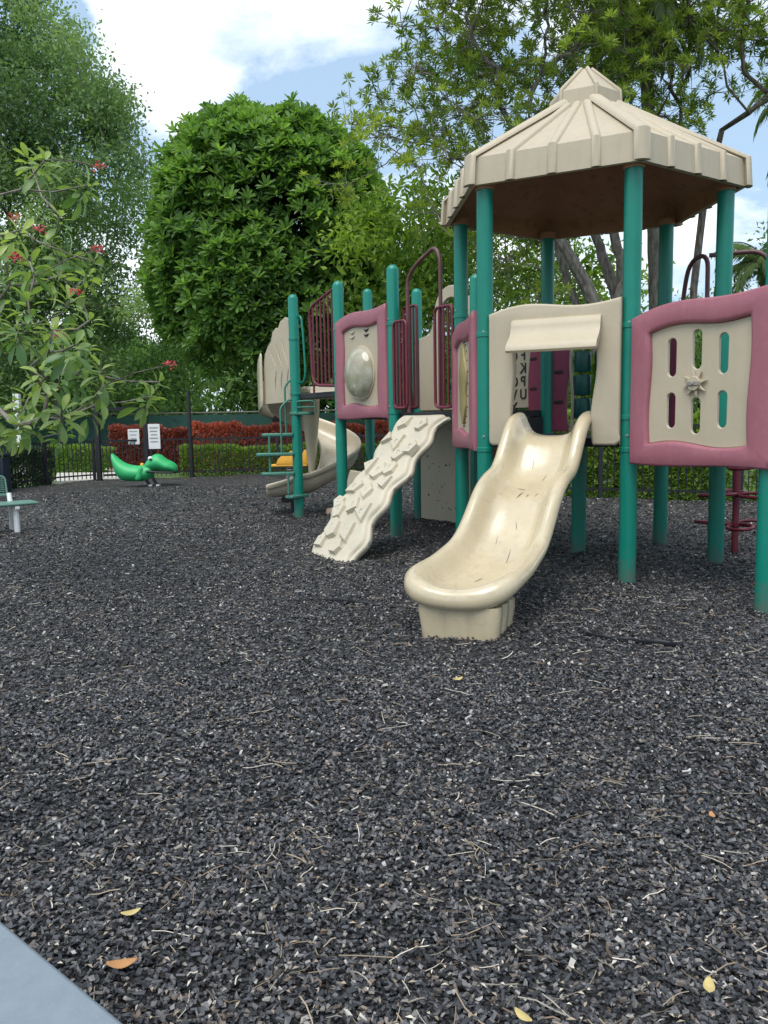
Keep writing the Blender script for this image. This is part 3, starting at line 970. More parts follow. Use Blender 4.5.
sub(link('hood_panel', plate([ol3], e3, .02, .03, .008), 'beige', smooth=12), ss)
ol4 = [(.06, 1.70), (.20, 1.70), (.20, 2.36), (.06, 2.36)]

# ------------------------------------------------------------------ step ladder winding round Q5
lad = None
specs = [(.36, -75), (.62, 192), (.88, 196), (1.14, 190), (1.42, -35)]
mb = MB()
def lad_dir(deg):
    a = math.radians(deg); return V((math.cos(a), math.sin(a), 0))
ends = []
mb = MB()
mb.tube(rounded_path([Q5 + V((-.14, -.03, 1.14)), Q5 + V((-.14, -.03, 1.78)), Q5 + V((-.07, -.02, 1.86))], .05), .014, 8)
mb.tube(rounded_path([Q5 + V((-.20, -.09, .88)), Q5 + V((-.20, -.09, 1.5)), Q5 + V((-.1, -.05, 1.6)), Q5 + V((-.05, 0, 1.6))], .05), .014, 8)
mb.tube([Q5 + V((-.36, -.1, .62)), Q5 + V((-.36, -.1, 1.14))], .016, 8)
mb.tube([Q5 + V((-.11, -.2, .36)), Q5 + V((-.11, -.2, .62))], .016, 8)
mb.tube(rounded_path([Q5 + V((.03, -.1, 1.42)), Q5 + V((.02, -.12, 1.58)), Q5 + V((.28, -.30, 1.58)), Q5 + V((.29, -.3, 1.42))], .05), .012, 8)
mb.tube([Q5 + V((.03, -.12, 1.50)), Q5 + V((.28, -.3, 1.50))], .009, 7)
lad = part(mb.build('step_ladder', 'teal_step', smooth=60))
for z, deg, ln, x0 in ((.31, -125, .36, -.14), (.62, 188, .44, .05), (.88, 190, .50, .05), (1.14, 186, .42, .05), (1.42, -32, .34, -.06)):
    d = lad_dir(deg); sd = V((-d.y, d.x, 0))
    mb = MB()
    pts = []
    for t in [i / 10 for i in range(11)]:
        pts.append(t)
    a_ = Q5 + d * x0; b_ = Q5 + d * (x0 + ln)
    hw2 = .075
    loop = rounded_path([a_ + sd * hw2 + V((0, 0, z)), b_ + sd * hw2 + V((0, 0, z)), b_ - sd * hw2 + V((0, 0, z)), a_ - sd * hw2 + V((0, 0, z))], .07, 5)
    mb.prism([(q.x, q.y) for q in loop], z - .022, z + .022)
    sub(mb.build('tread', 'teal_step', bevel=.012, smooth=50), lad)
mb = MB()
mb.tube(rounded_path([Q5 + V((.06, -.0, 2.70)), Q5 + V((.11, -.08, 2.68)), Q5 + V((.13, -.1, 2.45)), Q5 + V((.15, -.1, 1.95)), Q5 + V((.12, -.08, 1.83)), Q5 + V((.06, 0, 1.82))], .07), .014, 8)
part(mb.build('grab_hoop', 'teal', smooth=60))

# stepping pod
pp = G(333, 514)
mb = MB(); mb.lathe(pp, [(.10, -.02), (.10, .05), (.085, .08), (.04, .09)], 16)
tag(mb.build('stepping_pod', 'pebble'), 'low pale pink-brown stepping pod on the mulch beside the spiral slide', 'stepping pod')


# ------------------------------------------------------------------ ground
def hz(x, y):
    return .012 * np.sin(x * 1.7 + .5) * np.cos(y * 1.3) + .008 * np.sin(x * 4.1 + y * 2.3) + .006 * np.sin(y * 6.1 - x * 3.3) + .012 * np.sin(x * 2.6 - y * 1.1 + 1) * np.sin(y * 2.2 + .3) - .028 * np.exp(-((x - .36) ** 2 + (y - 4.3) ** 2) / .22) + .03 * np.exp(-((x - .25) ** 2 + (y - 3.65) ** 2) / .12) - .03 * np.exp(-((x + .65) ** 2 + (y - 7.4) ** 2) / .3)


def mulch_material():
    mt, nt, b = new_mat('rubber_mulch_ground')
    tc = nd(nt, 'ShaderNodeTexCoord')
    nz = nd(nt, 'ShaderNodeTexNoise'); nz.inputs['Scale'].default_value = 9; nz.inputs['Detail'].default_value = 2
    nt.links.new(tc.outputs['Object'], nz.inputs['Vector'])
    add = nd(nt, 'ShaderNodeMixRGB', blend_type='ADD'); add.inputs[0].default_value = .05
    nt.links.new(tc.outputs['Object'], add.inputs[1]); nt.links.new(nz.outputs['Color'], add.inputs[2])
    mp = nd(nt, 'ShaderNodeMapping'); mp.inputs['Scale'].default_value = (1.0, 1.5, 1)
    mp.inputs['Rotation'].default_value = (0, 0, .5)
    nt.links.new(add.outputs[0], mp.inputs[0])
    vo = nd(nt, 'ShaderNodeTexVoronoi'); vo.inputs['Scale'].default_value = 34
    nt.links.new(mp.outputs[0], vo.inputs['Vector'])
    v2 = nd(nt, 'ShaderNodeTexVoronoi', feature='DISTANCE_TO_EDGE'); v2.inputs['Scale'].default_value = 34
    nt.links.new(mp.outputs[0], v2.inputs['Vector'])
    sep = nd(nt, 'ShaderNodeSeparateColor'); nt.links.new(vo.outputs['Color'], sep.inputs[0])
    cr = nd(nt, 'ShaderNodeValToRGB')
    el = cr.color_ramp.elements
    el[0].position = 0; el[0].color = (.013, .013, .0135, 1)
    el[1].position = 1; el[1].color = (.45, .42, .38, 1)
    for p_, c_ in ((.55, (.034, .034, .035, 1)), (.82, (.09, .088, .09, 1)), (.94, (.12, .10, .085, 1))):
        x = el.new(p_); x.color = c_
    nt.links.new(sep.outputs[0], cr.inputs[0])
    gap = nd(nt, 'ShaderNodeMapRange'); gap.inputs[1].default_value = 0; gap.inputs[2].default_value = .12
    gap.inputs[3].default_value = .35; gap.inputs[4].default_value = 1
    nt.links.new(v2.outputs['Distance'], gap.inputs[0])
    # broad patches: dustier and darker areas of the bed
    n2 = nd(nt, 'ShaderNodeTexNoise'); n2.inputs['Scale'].default_value = .55; n2.inputs['Detail'].default_value = 5
    nt.links.new(tc.outputs['Object'], n2.inputs['Vector'])
    pr = nd(nt, 'ShaderNodeMapRange'); pr.inputs[1].default_value = .3; pr.inputs[2].default_value = .7
    pr.inputs[3].default_value = .75; pr.inputs[4].default_value = 1.3
    nt.links.new(n2.outputs['Fac'], pr.inputs[0])
    m1 = nd(nt, 'ShaderNodeMath', operation='MULTIPLY')
    nt.links.new(gap.outputs[0], m1.inputs[0]); nt.links.new(pr.outputs[0], m1.inputs[1])
    mul = nd(nt, 'ShaderNodeMixRGB', blend_type='MULTIPLY'); mul.inputs[0].default_value = 1
    nt.links.new(cr.outputs[0], mul.inputs[1]); nt.links.new(m1.outputs[0], mul.inputs[2])
    nt.links.new(mul.outputs[0], b.inputs['Base Color'])
    b.inputs['Roughness'].default_value = .6
    hh = nd(nt, 'ShaderNodeMath', operation='MULTIPLY'); hh.inputs[1].default_value = 1
    mh = nd(nt, 'ShaderNodeMath', operation='ADD')
    g2 = nd(nt, 'ShaderNodeMapRange'); g2.inputs[1].default_value = 0; g2.inputs[2].default_value = .25
    nt.links.new(v2.outputs['Distance'], g2.inputs[0])
    nt.links.new(sep.outputs[1], mh.inputs[0]); nt.links.new(g2.outputs[0], mh.inputs[1])
    bp = nd(nt, 'ShaderNodeBump'); bp.inputs['Strength'].default_value = .9; bp.inputs['Distance'].default_value = .012
    nt.links.new(mh.outputs[0], bp.inputs['Height']); nt.links.new(bp.outputs[0], b.inputs['Normal'])
    return mt


M['mulch'] = mulch_material()
M['grass'] = plastic('grass_ground', (.06, .11, .03), .9, .3, .5, (.10, .085, .05), 1.2, bump=.3)

mb = MB(); mb.add([(-400, -60, -.08), (400, -60, -.08), (400, 600, -.08), (-400, 600, -.08)], [(0, 1, 2, 3)])
tag(mb.build('ground', 'grass', smooth=0), kind='structure')

# fence line (plan points)
FL = [V((-8.2, 13.6, 0)), G(47, 484.5), G(100, 480.5), G(148, 478.3), G(193, 476.8), G(360, 471.5), V((2.0, 19.6, 0)), V((2.45, 13.55, 0)), G(600, 497.5), G(740, 502), V((10.5, 9.6, 0))]
for p in FL: p.z = 0

xs = np.concatenate([np.linspace(-12, -4, 60), np.linspace(-3.9, 5, 160), np.linspace(5.1, 13, 60)])
ys = np.concatenate([np.linspace(-4, .8, 20), np.linspace(.85, 8, 150), np.linspace(8.1, 22, 110)])
X, Y = np.meshgrid(xs, ys)
Z = hz(X, Y)
nx, ny = len(xs), len(ys)
# bed boundary: cut cells beyond the fence
poly = [(-12, -4), (13, -4), (13, 9.0)] + [(p.x, p.y) for p in FL[::-1]] + [(-12, 11)]


def inside(px, py):
    r = np.zeros(px.shape, bool)
    n = len(poly)
    for i in range(n):
        x1, y1 = poly[i]; x2, y2 = poly[(i + 1) % n]
        c = ((y1 > py) != (y2 > py)) & (px < (x2 - x1) * (py - y1) / (y2 - y1 + 1e-12) + x1)
        r ^= c
    return r


ins_ = inside(X, Y)
verts = np.stack([X.ravel(), Y.ravel(), Z.ravel()], 1)
idx = np.arange(nx * ny).reshape(ny, nx)
q = np.stack([idx[:-1, :-1], idx[:-1, 1:], idx[1:, 1:], idx[1:, :-1]], -1).reshape(-1, 4)
keep = ins_.ravel()[q].any(1)
q = q[keep]


def np_mesh(name, verts, faces, attr=None):
    k = faces.shape[1]
    me = bpy.data.meshes.new(name)
    me.vertices.add(len(verts)); me.vertices.foreach_set('co', np.ascontiguousarray(verts, np.float32).ravel())
    me.loops.add(faces.size); me.loops.foreach_set('vertex_index', np.ascontiguousarray(faces, np.int32).ravel())
    me.polygons.add(len(faces))
    me.polygons.foreach_set('loop_start', np.arange(0, faces.size, k, dtype=np.int32))
    me.polygons.foreach_set('loop_total', np.full(len(faces), k, np.int32))
    me.update(calc_edges=True)
    if attr is not None:
        a = me.attributes.new('tint', 'FLOAT', 'FACE'); a.data.foreach_set('value', np.ascontiguousarray(attr, np.float32))
    return me


o = link('mulch_ground', np_mesh('mulch_ground', verts, q), 'mulch', smooth=180)
tag(o, kind='structure')

# loose rubber chips
mt, nt, b = new_mat('rubber_chip')
at = nd(nt, 'ShaderNodeAttribute', attribute_name='tint')
cr = nd(nt, 'ShaderNodeValToRGB'); el = cr.color_ramp.elements
el[0].position = 0; el[0].color = (.008, .008, .009, 1)
el[1].position = 1; el[1].color = (.50, .48, .45, 1)
for p_, c_ in ((.5, (.031, .0315, .035, 1)), (.80, (.090, .090, .097, 1)), (.91, (.115, .105, .10, 1)), (.955, (.14, .10, .07, 1)), (.985, (.26, .245, .22, 1))):
    x = el.new(p_); x.color = c_
nt.links.new(at.outputs['Fac'], cr.inputs[0]); nt.links.new(cr.outputs[0], b.inputs['Base Color'])
b.inputs['Roughness'].default_value = .42; b.inputs['Specular IOR Level'].default_value = .65
M['chip'] = mt


def chips():
    Ps = []; sc = []
    for r0, r1, dens, s in ((1.2, 2.6, 8500, .8), (2.6, 4.2, 5200, .85), (4.2, 7, 2000, .95), (7, 11, 600, 1.2), (11, 17, 160, 1.6)):
        a0, a1 = math.radians(90 - 44), math.radians(90 + 44)
        n = int(.5 * (a1 - a0) * (r1 * r1 - r0 * r0) * dens)
        r = np.sqrt(rng.uniform(r0 * r0, r1 * r1, n)); a = rng.uniform(a0, a1, n)
        Ps.append(np.stack([r * np.cos(a), r * np.sin(a)], 1)); sc.append(np.full(n, s))
    xy = np.concatenate(Ps); sc = np.concatenate(sc)
    k = inside(xy[:, 0], xy[:, 1]); xy = xy[k]; sc = sc[k]
    n = len(xy)
    lx = rng.uniform(.005, .0165, n) * sc * rng.choice([.7, 1, 1.25], n); ly = rng.uniform(.004, .0095, n) * sc; lz = rng.uniform(.0025, .006, n) * sc
    corners = np.array([(a, b_, c) for a in (-1, 1) for b_ in (-1, 1) for c in (-1, 1)], float)
    loc = corners[None] * np.stack([lx, ly, lz], 1)[:, None]
    loc *= rng.uniform(.30, 1.18, loc.shape)
    yaw = rng.uniform(0, 2 * PI, n); tx = rng.normal(0, .38, n); ty = rng.normal(0, .38, n)
    def rot(v, ax, ang):
        c, s = np.cos(ang)[:, None], np.sin(ang)[:, None]
        i, j = [(1, 2), (2, 0), (0, 1)][ax]
        o = v.copy(); o[..., i] = v[..., i] * c - v[..., j] * s; o[..., j] = v[..., i] * s + v[..., j] * c
        return o
    loc = rot(rot(rot(loc, 0, tx), 1, ty), 2, yaw)
    z = hz(xy[:, 0], xy[:, 1]) + rng.uniform(.001, .016, n)
    w = loc + np.concatenate([xy, z[:, None]], 1)[:, None]
    f = np.array([(0, 1, 3, 2), (4, 6, 7, 5), (0, 4, 5, 1), (2, 3, 7, 6), (1, 5, 7, 3)])
    faces = (np.arange(n)[:, None, None] * 8 + f[None]).reshape(-1, 4)
    return np_mesh('rubber_mulch', w.reshape(-1, 3), faces, np.repeat(rng.uniform(0, 1, n), 5))


o = link('rubber_mulch', chips(), 'chip', smooth=0)
tag(o, 'loose black rubber mulch chips covering the play area', 'mulch', kind='stuff')

# twigs and bits
mt, nt, b = new_mat('twig')
at = nd(nt, 'ShaderNodeAttribute', attribute_name='tint')
cr = nd(nt, 'ShaderNodeValToRGB'); el = cr.color_ramp.elements
el[0].position = 0; el[0].color = (.16, .11, .07, 1); el[1].position = 1; el[1].color = (.58, .54, .46, 1)
x = el.new(.6); x.color = (.34, .28, .20, 1)
nt.links.new(at.outputs['Fac'], cr.inputs[0]); nt.links.new(cr.outputs[0], b.inputs['Base Color'])
b.inputs['Roughness'].default_value = .8
M['twig'] = mt
vs = []; fs = []; tn = []
NT = 1500
for i in range(NT):
    r = 1.35 + 11 * random.random() ** 1.7; a = math.radians(90 + random.uniform(-33, 33))
    x, y = r * math.cos(a), r * math.sin(a)
    ln = random.choice((.03, .04, .05, .06, .08, .10, .14)) * random.uniform(.6, 1.2); w = random.uniform(.0008, .002) * (1 if r < 4 else 1.5)
    yaw = random.uniform(0, 2 * PI); cv = random.gauss(0, .07); z = .017 + float(hz(np.array(x), np.array(y)))
    tint = random.random()
    pts = []
    for t in (-.5, -.17, .17, .5):
        dx = t * ln; dy = cv * ln * (t * t * 4 - .5)
        pts.append((x + dx * math.cos(yaw) - dy * math.sin(yaw), y + dx * math.sin(yaw) + dy * math.cos(yaw), z + random.uniform(-.003, .004)))
    o0 = len(vs)
    for (px_, py_, pz_) in pts:
        for k in range(3):
            an = 2 * PI * k / 3
            vs.append((px_ - math.sin(yaw) * w * math.cos(an), py_ + math.cos(yaw) * w * math.cos(an), pz_ + w * math.sin(an)))
    for s_ in range(3):
        for k in range(3):
            fs.append((o0 + s_ * 3 + k, o0 + s_ * 3 + (k + 1) % 3, o0 + s_ * 3 + 3 + (k + 1) % 3, o0 + s_ * 3 + 3 + k)); tn.append(tint)
for i in range(4200):
    r = 1.35 + 13 * random.random() ** 1.2; a = math.radians(90 + random.uniform(-33, 33))
    x, y = r * math.cos(a), r * math.sin(a); z = .02 + float(hz(np.array(x), np.array(y)))
    l, w = random.uniform(.004, .013) * (1 + max(0, r - 4) * .1), random.uniform(.002, .0045) * (1 + max(0, r - 4) * .1); yaw = random.uniform(0, 6.28)
    c_, s_ = math.cos(yaw), math.sin(yaw); o0 = len(vs)
    for dx, dy, dz in ((-l, 0, 0), (0, -w, .003), (l, 0, .001), (0, w, .004)):
        vs.append((x + dx * c_ - dy * s_, y + dx * s_ + dy * c_, z + dz))
    fs.append((o0, o0 + 1, o0 + 2, o0 + 3)); tn.append(random.uniform(.3, 1))
o = link('twig_litter', np_mesh('twig_litter', np.array(vs), np.array(fs), np.array(tn)), 'twig', smooth=0)
tag(o, 'pale twigs and plant scraps strewn over the black mulch', 'litter', kind='stuff')


def fallen_leaf(px, py, ln, w, mat, label, yaw, group=None):
    c = G(px, py, .02); c = G(px, py, .028 + float(hz(c.x, c.y))); mb = MB(); rows = []
    for i in range(9):
        t = i / 8; hw3 = w * math.sin(PI * min(.98, t * .9 + .06)) ** .8
        q = c + V((math.cos(yaw), math.sin(yaw), 0)) * (t - .5) * ln
        sd = V((-math.sin(yaw), math.cos(yaw), 0))
        cu = .18 * ln * (2 * t - 1) ** 2
        rows.append([q + sd * hw3 + V((0, 0, cu + hw3 * .35)), q + V((0, 0, cu * .8)), q - sd * hw3 + V((0, 0, cu + hw3 * .3))])
    mb.grid(rows)
    return tag(mb.build('fallen_leaf', mat, smooth=80, solid=.0012), label, 'dead leaf', group)


fallen_leaf(122, 966, .07, .016, 'deadleaf', 'orange-brown dead leaf on the mulch beside the blue-grey bench plank', .2, 'dead leaves lying on the mulch')
fallen_leaf(131, 914, .05, .011, 'palebit', 'pale tan crumpled leaf on the mulch farther out than the orange leaf', .4, 'dead leaves lying on the mulch')
fallen_leaf(709, 988, .055, .013, 'palebit', 'yellow leaf with a stalk on the mulch in the near right corner', 1.2, 'dead leaves lying on the mulch')
fallen_leaf(712, 816, .04, .010, 'deadleaf', 'small orange leaf on the mulch, right of the slide and nearer', 1.4, 'dead leaves lying on the mulch')
fallen_leaf(458, 680, .06, .014, 'palebit', 'yellowish leaf on the mulch just in front of the slide foot', .6, 'dead leaves lying on the mulch')
fallen_leaf(523, 1018, .05, .011, 'palebit', 'cream leaf on the mulch at the bottom centre of the view', 2.2, 'dead leaves lying on the mulch')

# dark liner edges poking out of the mulch
for pts, lab in ((((583, 637), (610, 640), (640, 643), (683, 645)), 'long dark strip of torn ground liner right of the slide foot'),
                 (((326, 600), (345, 602), (372, 606)), 'short dark strip of torn ground liner in front of the rock climber')):
    mb = MB(); cc = [G(*p) for p in pts]
    pp_ = cat([(p.x, p.y, .02 + float(hz(p.x, p.y)) + random.uniform(-.004, .012)) for p in cc], 5)
    rows = [[V(q_) + V((0, .02, -.035)), V(q_) + V((0, .004 + .006 * math.sin(i * 2.3), .004 + .007 * math.sin(i * 1.7))), V(q_) + V((0, -.006 + .006 * math.sin(i * 2.3), .0)), V(q_) + V((0, -.012, -.035))] for i, q_ in enumerate(pp_)]
    mb.grid(rows)
    tag(mb.build('ground_liner', 'black', solid=.004), lab, 'liner strip', 'torn liner strips in the mulch')


# ------------------------------------------------------------------ fences, gate
def fence(pts, h, label, spacing=.105, z0=.05, group='black picket fence runs'):
    root = thing('picket_fence', label, 'fence', group, loc=(pts[0].x, pts[0].y, 0))
    off = Matrix.Translation((-pts[0].x, -pts[0].y, 0))
    mb = MB(); posts = []
    for a, b_ in zip(pts, pts[1:]):
        d = b_ - a; L_ = d.length; ex = d.normalized(); n_ = V((-ex.y, ex.x, 0))
        nseg = max(1, round(L_ / 2.4))
        for k in range(nseg + 1):
            posts.append(a + d * k / nseg)
        for z in (h, .14):
            mb.obox(a + d / 2 + V((0, 0, z)), ex, n_, (0, 0, 1), L_ / 2, .014, .018)
        n = int(L_ / spacing)
        for k in range(n + 1):
            q_ = a + d * (k / max(n, 1))
            mb.obox(q_ + V((0, 0, (h + z0) / 2)), ex, n_, (0, 0, 1), .0085, .0085, (h - z0) / 2)
    o = mb.build('picket_panel', 'black', root, smooth=0); o.data.transform(off)
    done = []
    for q_ in posts:
        if any((q_ - p).length < .1 for p in done): continue
        done.append(q_)
        m2 = MB(); m2.box(q_ + V((0, 0, h / 2 + .02)), .03, .03, h / 2 + .05)
        o = m2.build('fence_post', 'black', root, smooth=0); o.data.transform(off)
    return root


FH = .93
fence([FL[0], FL[1], FL[2] + V((-.12, 0, 0))], FH, 'black metal picket fence run beside the bench, bending left of the gate')
fence([FL[3] + V((.12, 0, 0)), FL[4], FL[5], FL[6]], FH, 'black metal picket fence run in front of the red hedge')
fence([FL[7], FL[8], FL[9], FL[10]], 1.15, 'black metal picket fence run behind the roofed end of the play structure')

ga, gb = FL[2], FL[3]
gate = thing('fence_gate', 'black metal gate with tall posts joined by a crossbar', 'gate', loc=(ga.x, ga.y, 0))
goff = Matrix.Translation((-ga.x, -ga.y, 0))
zt_ = CAM_H + (424.5 - 408) / 801 * ga.y
for q_, hh_ in ((ga, zt_), (gb, zt_ - .03)):
    mb = MB(); mb.box(q_ + V((0, 0, hh_ / 2)), .055, .055, hh_ / 2)
    mb.build('gate_post', 'black', gate, bevel=.01).data.transform(goff)
d = gb - ga; ex = d.normalized(); n_ = V((-ex.y, ex.x, 0))
mb = MB(); mb.obox(ga + d / 2 + V((0, 0, zt_ - .02)), ex, n_, (0, 0, 1), d.length / 2 + .06, .04, .045)
mb.build('crossbar', 'black', gate).data.transform(goff)
mb = MB()
for z in (FH, .12): mb.obox(ga + d / 2 + V((0, 0, z)), ex, n_, (0, 0, 1), d.length / 2 - .08, .02, .025)
for k in range(1, 12): mb.obox(ga + d * k / 12 + V((0, 0, FH / 2)), ex, n_, (0, 0, 1), .009, .009, FH / 2 - .05)
mb.build('picket_panel', 'black', gate, smooth=0).data.transform(goff)
tp = FL[4]
mb = MB(); mb.lathe((tp.x, tp.y - .12, 0), [(.05, -.05), (.045, 1.8), (.04, 2.1)], 10)
tag(mb.build('black_pole', 'black'), 'tall thin black pole rising from the fence in front of the red hedge', 'pole')


def sign(px0, px1, py0, py1, Yd, label, rows_):
    a = AT(px0, py1, Yd); c = AT(px1, py0, Yd)
    w, h_ = c.x - a.x, c.z - a.z
    root = thing('notice_board', label, 'sign', 'white notices on the gate', loc=(a.x + w / 2, Yd, a.z))
    mb = MB(); mb.box((0, 0, h_ / 2), w / 2, .012, h_ / 2)
    bd = mb.build('board', 'white', root, bevel=.004)
    for k in range(rows_):
        mb = MB(); mb.box((-.03 * w * (k % 2), -.014, h_ * (.85 - .7 * k / rows_)), w * (.36 - .05 * (k % 3)), .001, h_ * .022)
        mb.build('faded_text_line', 'steel', bd, smooth=0)
    return root


sign(128.5, 139, 429, 444.5, gb.y - .10, 'small white notice hanging on the gate bars', 3)
sign(149, 159.5, 424, 449, gb.y - .10, 'tall white notice fixed to the right of the gate post', 5)

# tennis court windscreen fence far behind
ws = thing('windscreen_fence', 'tall green mesh windscreen fence behind the red hedge', 'fence', loc=(-6, 30, 0))
mb = MB(); mb.box((-3, 0, .82), 14, .02, .80); mb.build('mesh_screen', 'screen', ws)
for k in range(10):
    mb = MB(); mb.lathe((-16 + 3 * k, .08, 0), [(.035, 0), (.035, 1.72)], 8); mb.build('fence_post', 'black', ws)
mb = MB(); mb.tube([(-17, .08, 1.70), (11, .08, 1.70)], .03, 8); mb.build('top_rail', 'steel', ws)

# path beyond the gate
a, b_, c_, d_ = G(50, 483), G(118, 480), G(116, 469), G(58, 471)
mb = MB(); mb.add([(p.x, p.y, -.012) for p in (a, b_, c_, d_)], [(0, 1, 2, 3)])
p_ = [(-12.0, 20.3), (-5.2, 19.2), (-4.6, 20.6), (-5.6, 22.6), (-12, 23.6)]
mb = MB(); mb.prism([(a.x, a.y + .25), (b_.x, b_.y + .25), (c_.x, c_.y), (d_.x, d_.y)], -.2, .02)
tag(mb.build('path', 'concrete', smooth=0), kind='structure')

# white post, litter bin
w0 = AT(16.5, 394, 20.5)
mb = MB(); mb.box((w0.x, 20.5, w0.z / 2), .075, .075, w0.z / 2)
tag(mb.build('white_post', 'white', bevel=.01), 'plain white square post standing behind the red-flowered shrub', 'post')
bp0 = G(0, 492); bp0.z = 0
bin_ = thing('litter_bin', 'dark navy litter bin at the fence behind the bench', 'bin', loc=bp0)
mb = MB(); mb.box((0, 0, .36), .17, .17, .36); mb.build('bin_body', 'navy', bin_, bevel=.02)
mb = MB(); mb.box((0, 0, .75), .185, .185, .03); mb.build('bin_lid', 'navy', bin_, bevel=.015)

# ------------------------------------------------------------------ bench at the left
e0 = V((-4.50, 10.25, 0)); Lx = V((-.8, -.6, 0)); nf = V((.6, -.8, 0))
bench = thing('park_bench', 'green slatted bench with white legs and mesh back beside the fence', 'bench', loc=(e0.x, e0.y, 0))
boff = Matrix.Translation((-e0.x, -e0.y, 0))
def bp2(l, d_, z): return e0 + Lx * l + nf * d_ + V((0, 0, z))
mb = MB(); mb.obox(bp2(.8, 0, .345), Lx, nf, (0, 0, 1), .82, .20, .018)
mb.build('seat', 'seatgreen', bench, bevel=.015).data.transform(boff)
mb = MB()
for z in [.46 + .024 * k for k in range(9)]: mb.tube([bp2(.28, -.24 - (z - .5) * .25, z), bp2(1.5, -.24 - (z - .5) * .25, z)], .006, 5)
mb.tube(rounded_path([bp2(.26, -.23, .44), bp2(.26, -.30, .68), bp2(1.75, -.30, .68), bp2(1.75, -.23, .44), bp2(.26, -.23, .44)], .06), .013, 8)
for k in range(24): mb.tube([bp2(.3 + k * .06, -.235, .44), bp2(.3 + k * .06, -.30, .68)], .005, 4)
mb.build('backrest', 'seatgreen', bench).data.transform(boff)
for l in (.24, 1.45):
    mb = MB()
    mb.tube([bp2(l, .12, -.05), bp2(l, .10, .33)], .036, 10); 
    mb.build('leg', 'white', bench).data.transform(boff)
    mb = MB()
    mb.tube(rounded_path([bp2(l, -.18, -.05), bp2(l, -.16, .30), bp2(l, -.22, .46)], .05), .03, 10)
    mb.build('leg', 'white', bench).data.transform(boff)
    mb = MB(); mb.obox(bp2(l, -.02, .305), nf, Lx, (0, 0, 1), .22, .025, .018)
    mb.build('seat_bracket', 'white', bench).data.transform(boff)

# ------------------------------------------------------------------ near plank at the lower left corner
pA = G(0, 918.5, .45); pB = G(127, 1024, .45)
ed = (pB - pA).normalized(); nn_ = V((ed.y, -ed.x, 0))
if nn_.x > 0: nn_ = -nn_
ctr = (pA + pB) / 2 + nn_ * .19
nb = thing('plank_bench', 'smooth blue-grey metal bench plank in the near lower left corner', 'bench', loc=(ctr.x, ctr.y, 0))
mb = MB(); mb.obox((0, 0, .432), ed, nn_, (0, 0, 1), .78, .19, .018); mb.build('seat', 'slate', nb, bevel=.008)
for k in (-1, 1):
    mb = MB(); c0 = ed * (.6 * k)
    mb.tube(rounded_path([c0 + nn_ * .13 + V((0, 0, -.03)), c0 + nn_ * .13 + V((0, 0, .40)), c0 - nn_ * .13 + V((0, 0, .40)), c0 - nn_ * .13 + V((0, 0, -.03))], .06), .02, 10)
    mb.build('leg', 'steel', nb)

# ------------------------------------------------------------------ green rocking creature
fc = G(146, 486.5); fc.z = 0
fr_ = thing('spring_rocker', 'green cartoonish lizard-shaped spring rocker with a big round head', 'spring rocker', loc=fc)
def loft(secs, n=16, name='x', mat='fibre', sub_=1, parent=None):
    """secs: (x, z, half width y, half height z)"""
    mb = MB(); rows = []
    for (x, z, wy, hz_) in secs:
        rows.append([V((x, wy * math.cos(2 * PI * k / n), z + hz_ * math.sin(2 * PI * k / n))) for k in range(n)])
    mb.grid(rows, True); mb.f.append(tuple(range(n - 1, -1, -1))); mb.f.append(tuple((len(secs) - 1) * n + k for k in range(n)))
    return mb.build(name, mat, parent, sub=sub_, smooth=80)
loft([(-.70, .66, .02, .03), (-.69, .62, .08, .10), (-.65, .53, .13, .18), (-.57, .40, .18, .23), (-.43, .31, .23, .20), (-.25, .28, .25, .17), (-.05, .28, .25, .17), (.1, .30, .22, .16), (.2, .37, .16, .12)], name='body', parent=fr_)
loft([(-.02, .42, .04, .02), (.02, .43, .13, .08), (.12, .47, .20, .15), (.24, .52, .24, .19), (.36, .50, .25, .18), (.46, .43, .25, .13), (.56, .42, .24, .12), (.64, .38, .19, .10), (.69, .36, .08, .06)], name='head', parent=fr_)
mb = MB(); mb.tube([(.08, -.2, .33), (.35, -.26, .31), (.62, -.2, .30), (.69, 0, .30), (.62, .2, .30), (.35, .26, .31)], .022, 8); mb.build('mouth', 'black', fr_)
for sy in (-1, 1):
    mb = MB(); rows = []
    for j in range(7):
        th = PI * j / 6
        rows.append([V((.17 + .05 * math.sin(th) * math.cos(2 * PI * k / 12), sy * (.175 + .045 * math.cos(th)), .60 + .045 * math.sin(th) * math.sin(2 * PI * k / 12))) for k in range(12)])
    mb.grid(rows, True); ey = mb.build('eye', 'eye', fr_, smooth=80)
    mb = MB(); mb.tube([(.19, sy * .205, .58), (.19, sy * .228, .58)], .026, 10); mb.build('pupil', 'black', ey)
    mb = MB(); rows = []
    for (r0_, zz) in ((.02, .43), (.045, .40), (.05, .34), (.06, .24), (.07, .18), (.03, .15)):
        rows.append([V((-.02 + (.43 - zz) * -.3 + r0_ * math.cos(2 * PI * k / 10), sy * .22 + r0_ * .6 * math.sin(2 * PI * k / 10), zz)) for k in range(10)])
    mb.grid(rows, True); mb.build('foot', 'fibre', fr_, smooth=80)
mb = MB(); mb.box((-.06, 0, .45), .04, .03, .05); mb.build('grip', 'yellow', fr_, bevel=.03)
for sx in (.02, .18):
    mb = MB()
    mb.tube([(sx + .12 * t - .02, .0, .16 - .19 * t) for t in (0, .5, 1)], .03, 8)
    sp_ = mb.build('spring_leg', 'black', fr_)
    mb = MB(); mb.box((sx + .08, 0, .02), .035, .05, .022); mb.build('base_clip', 'white', sp_, bevel=.006)

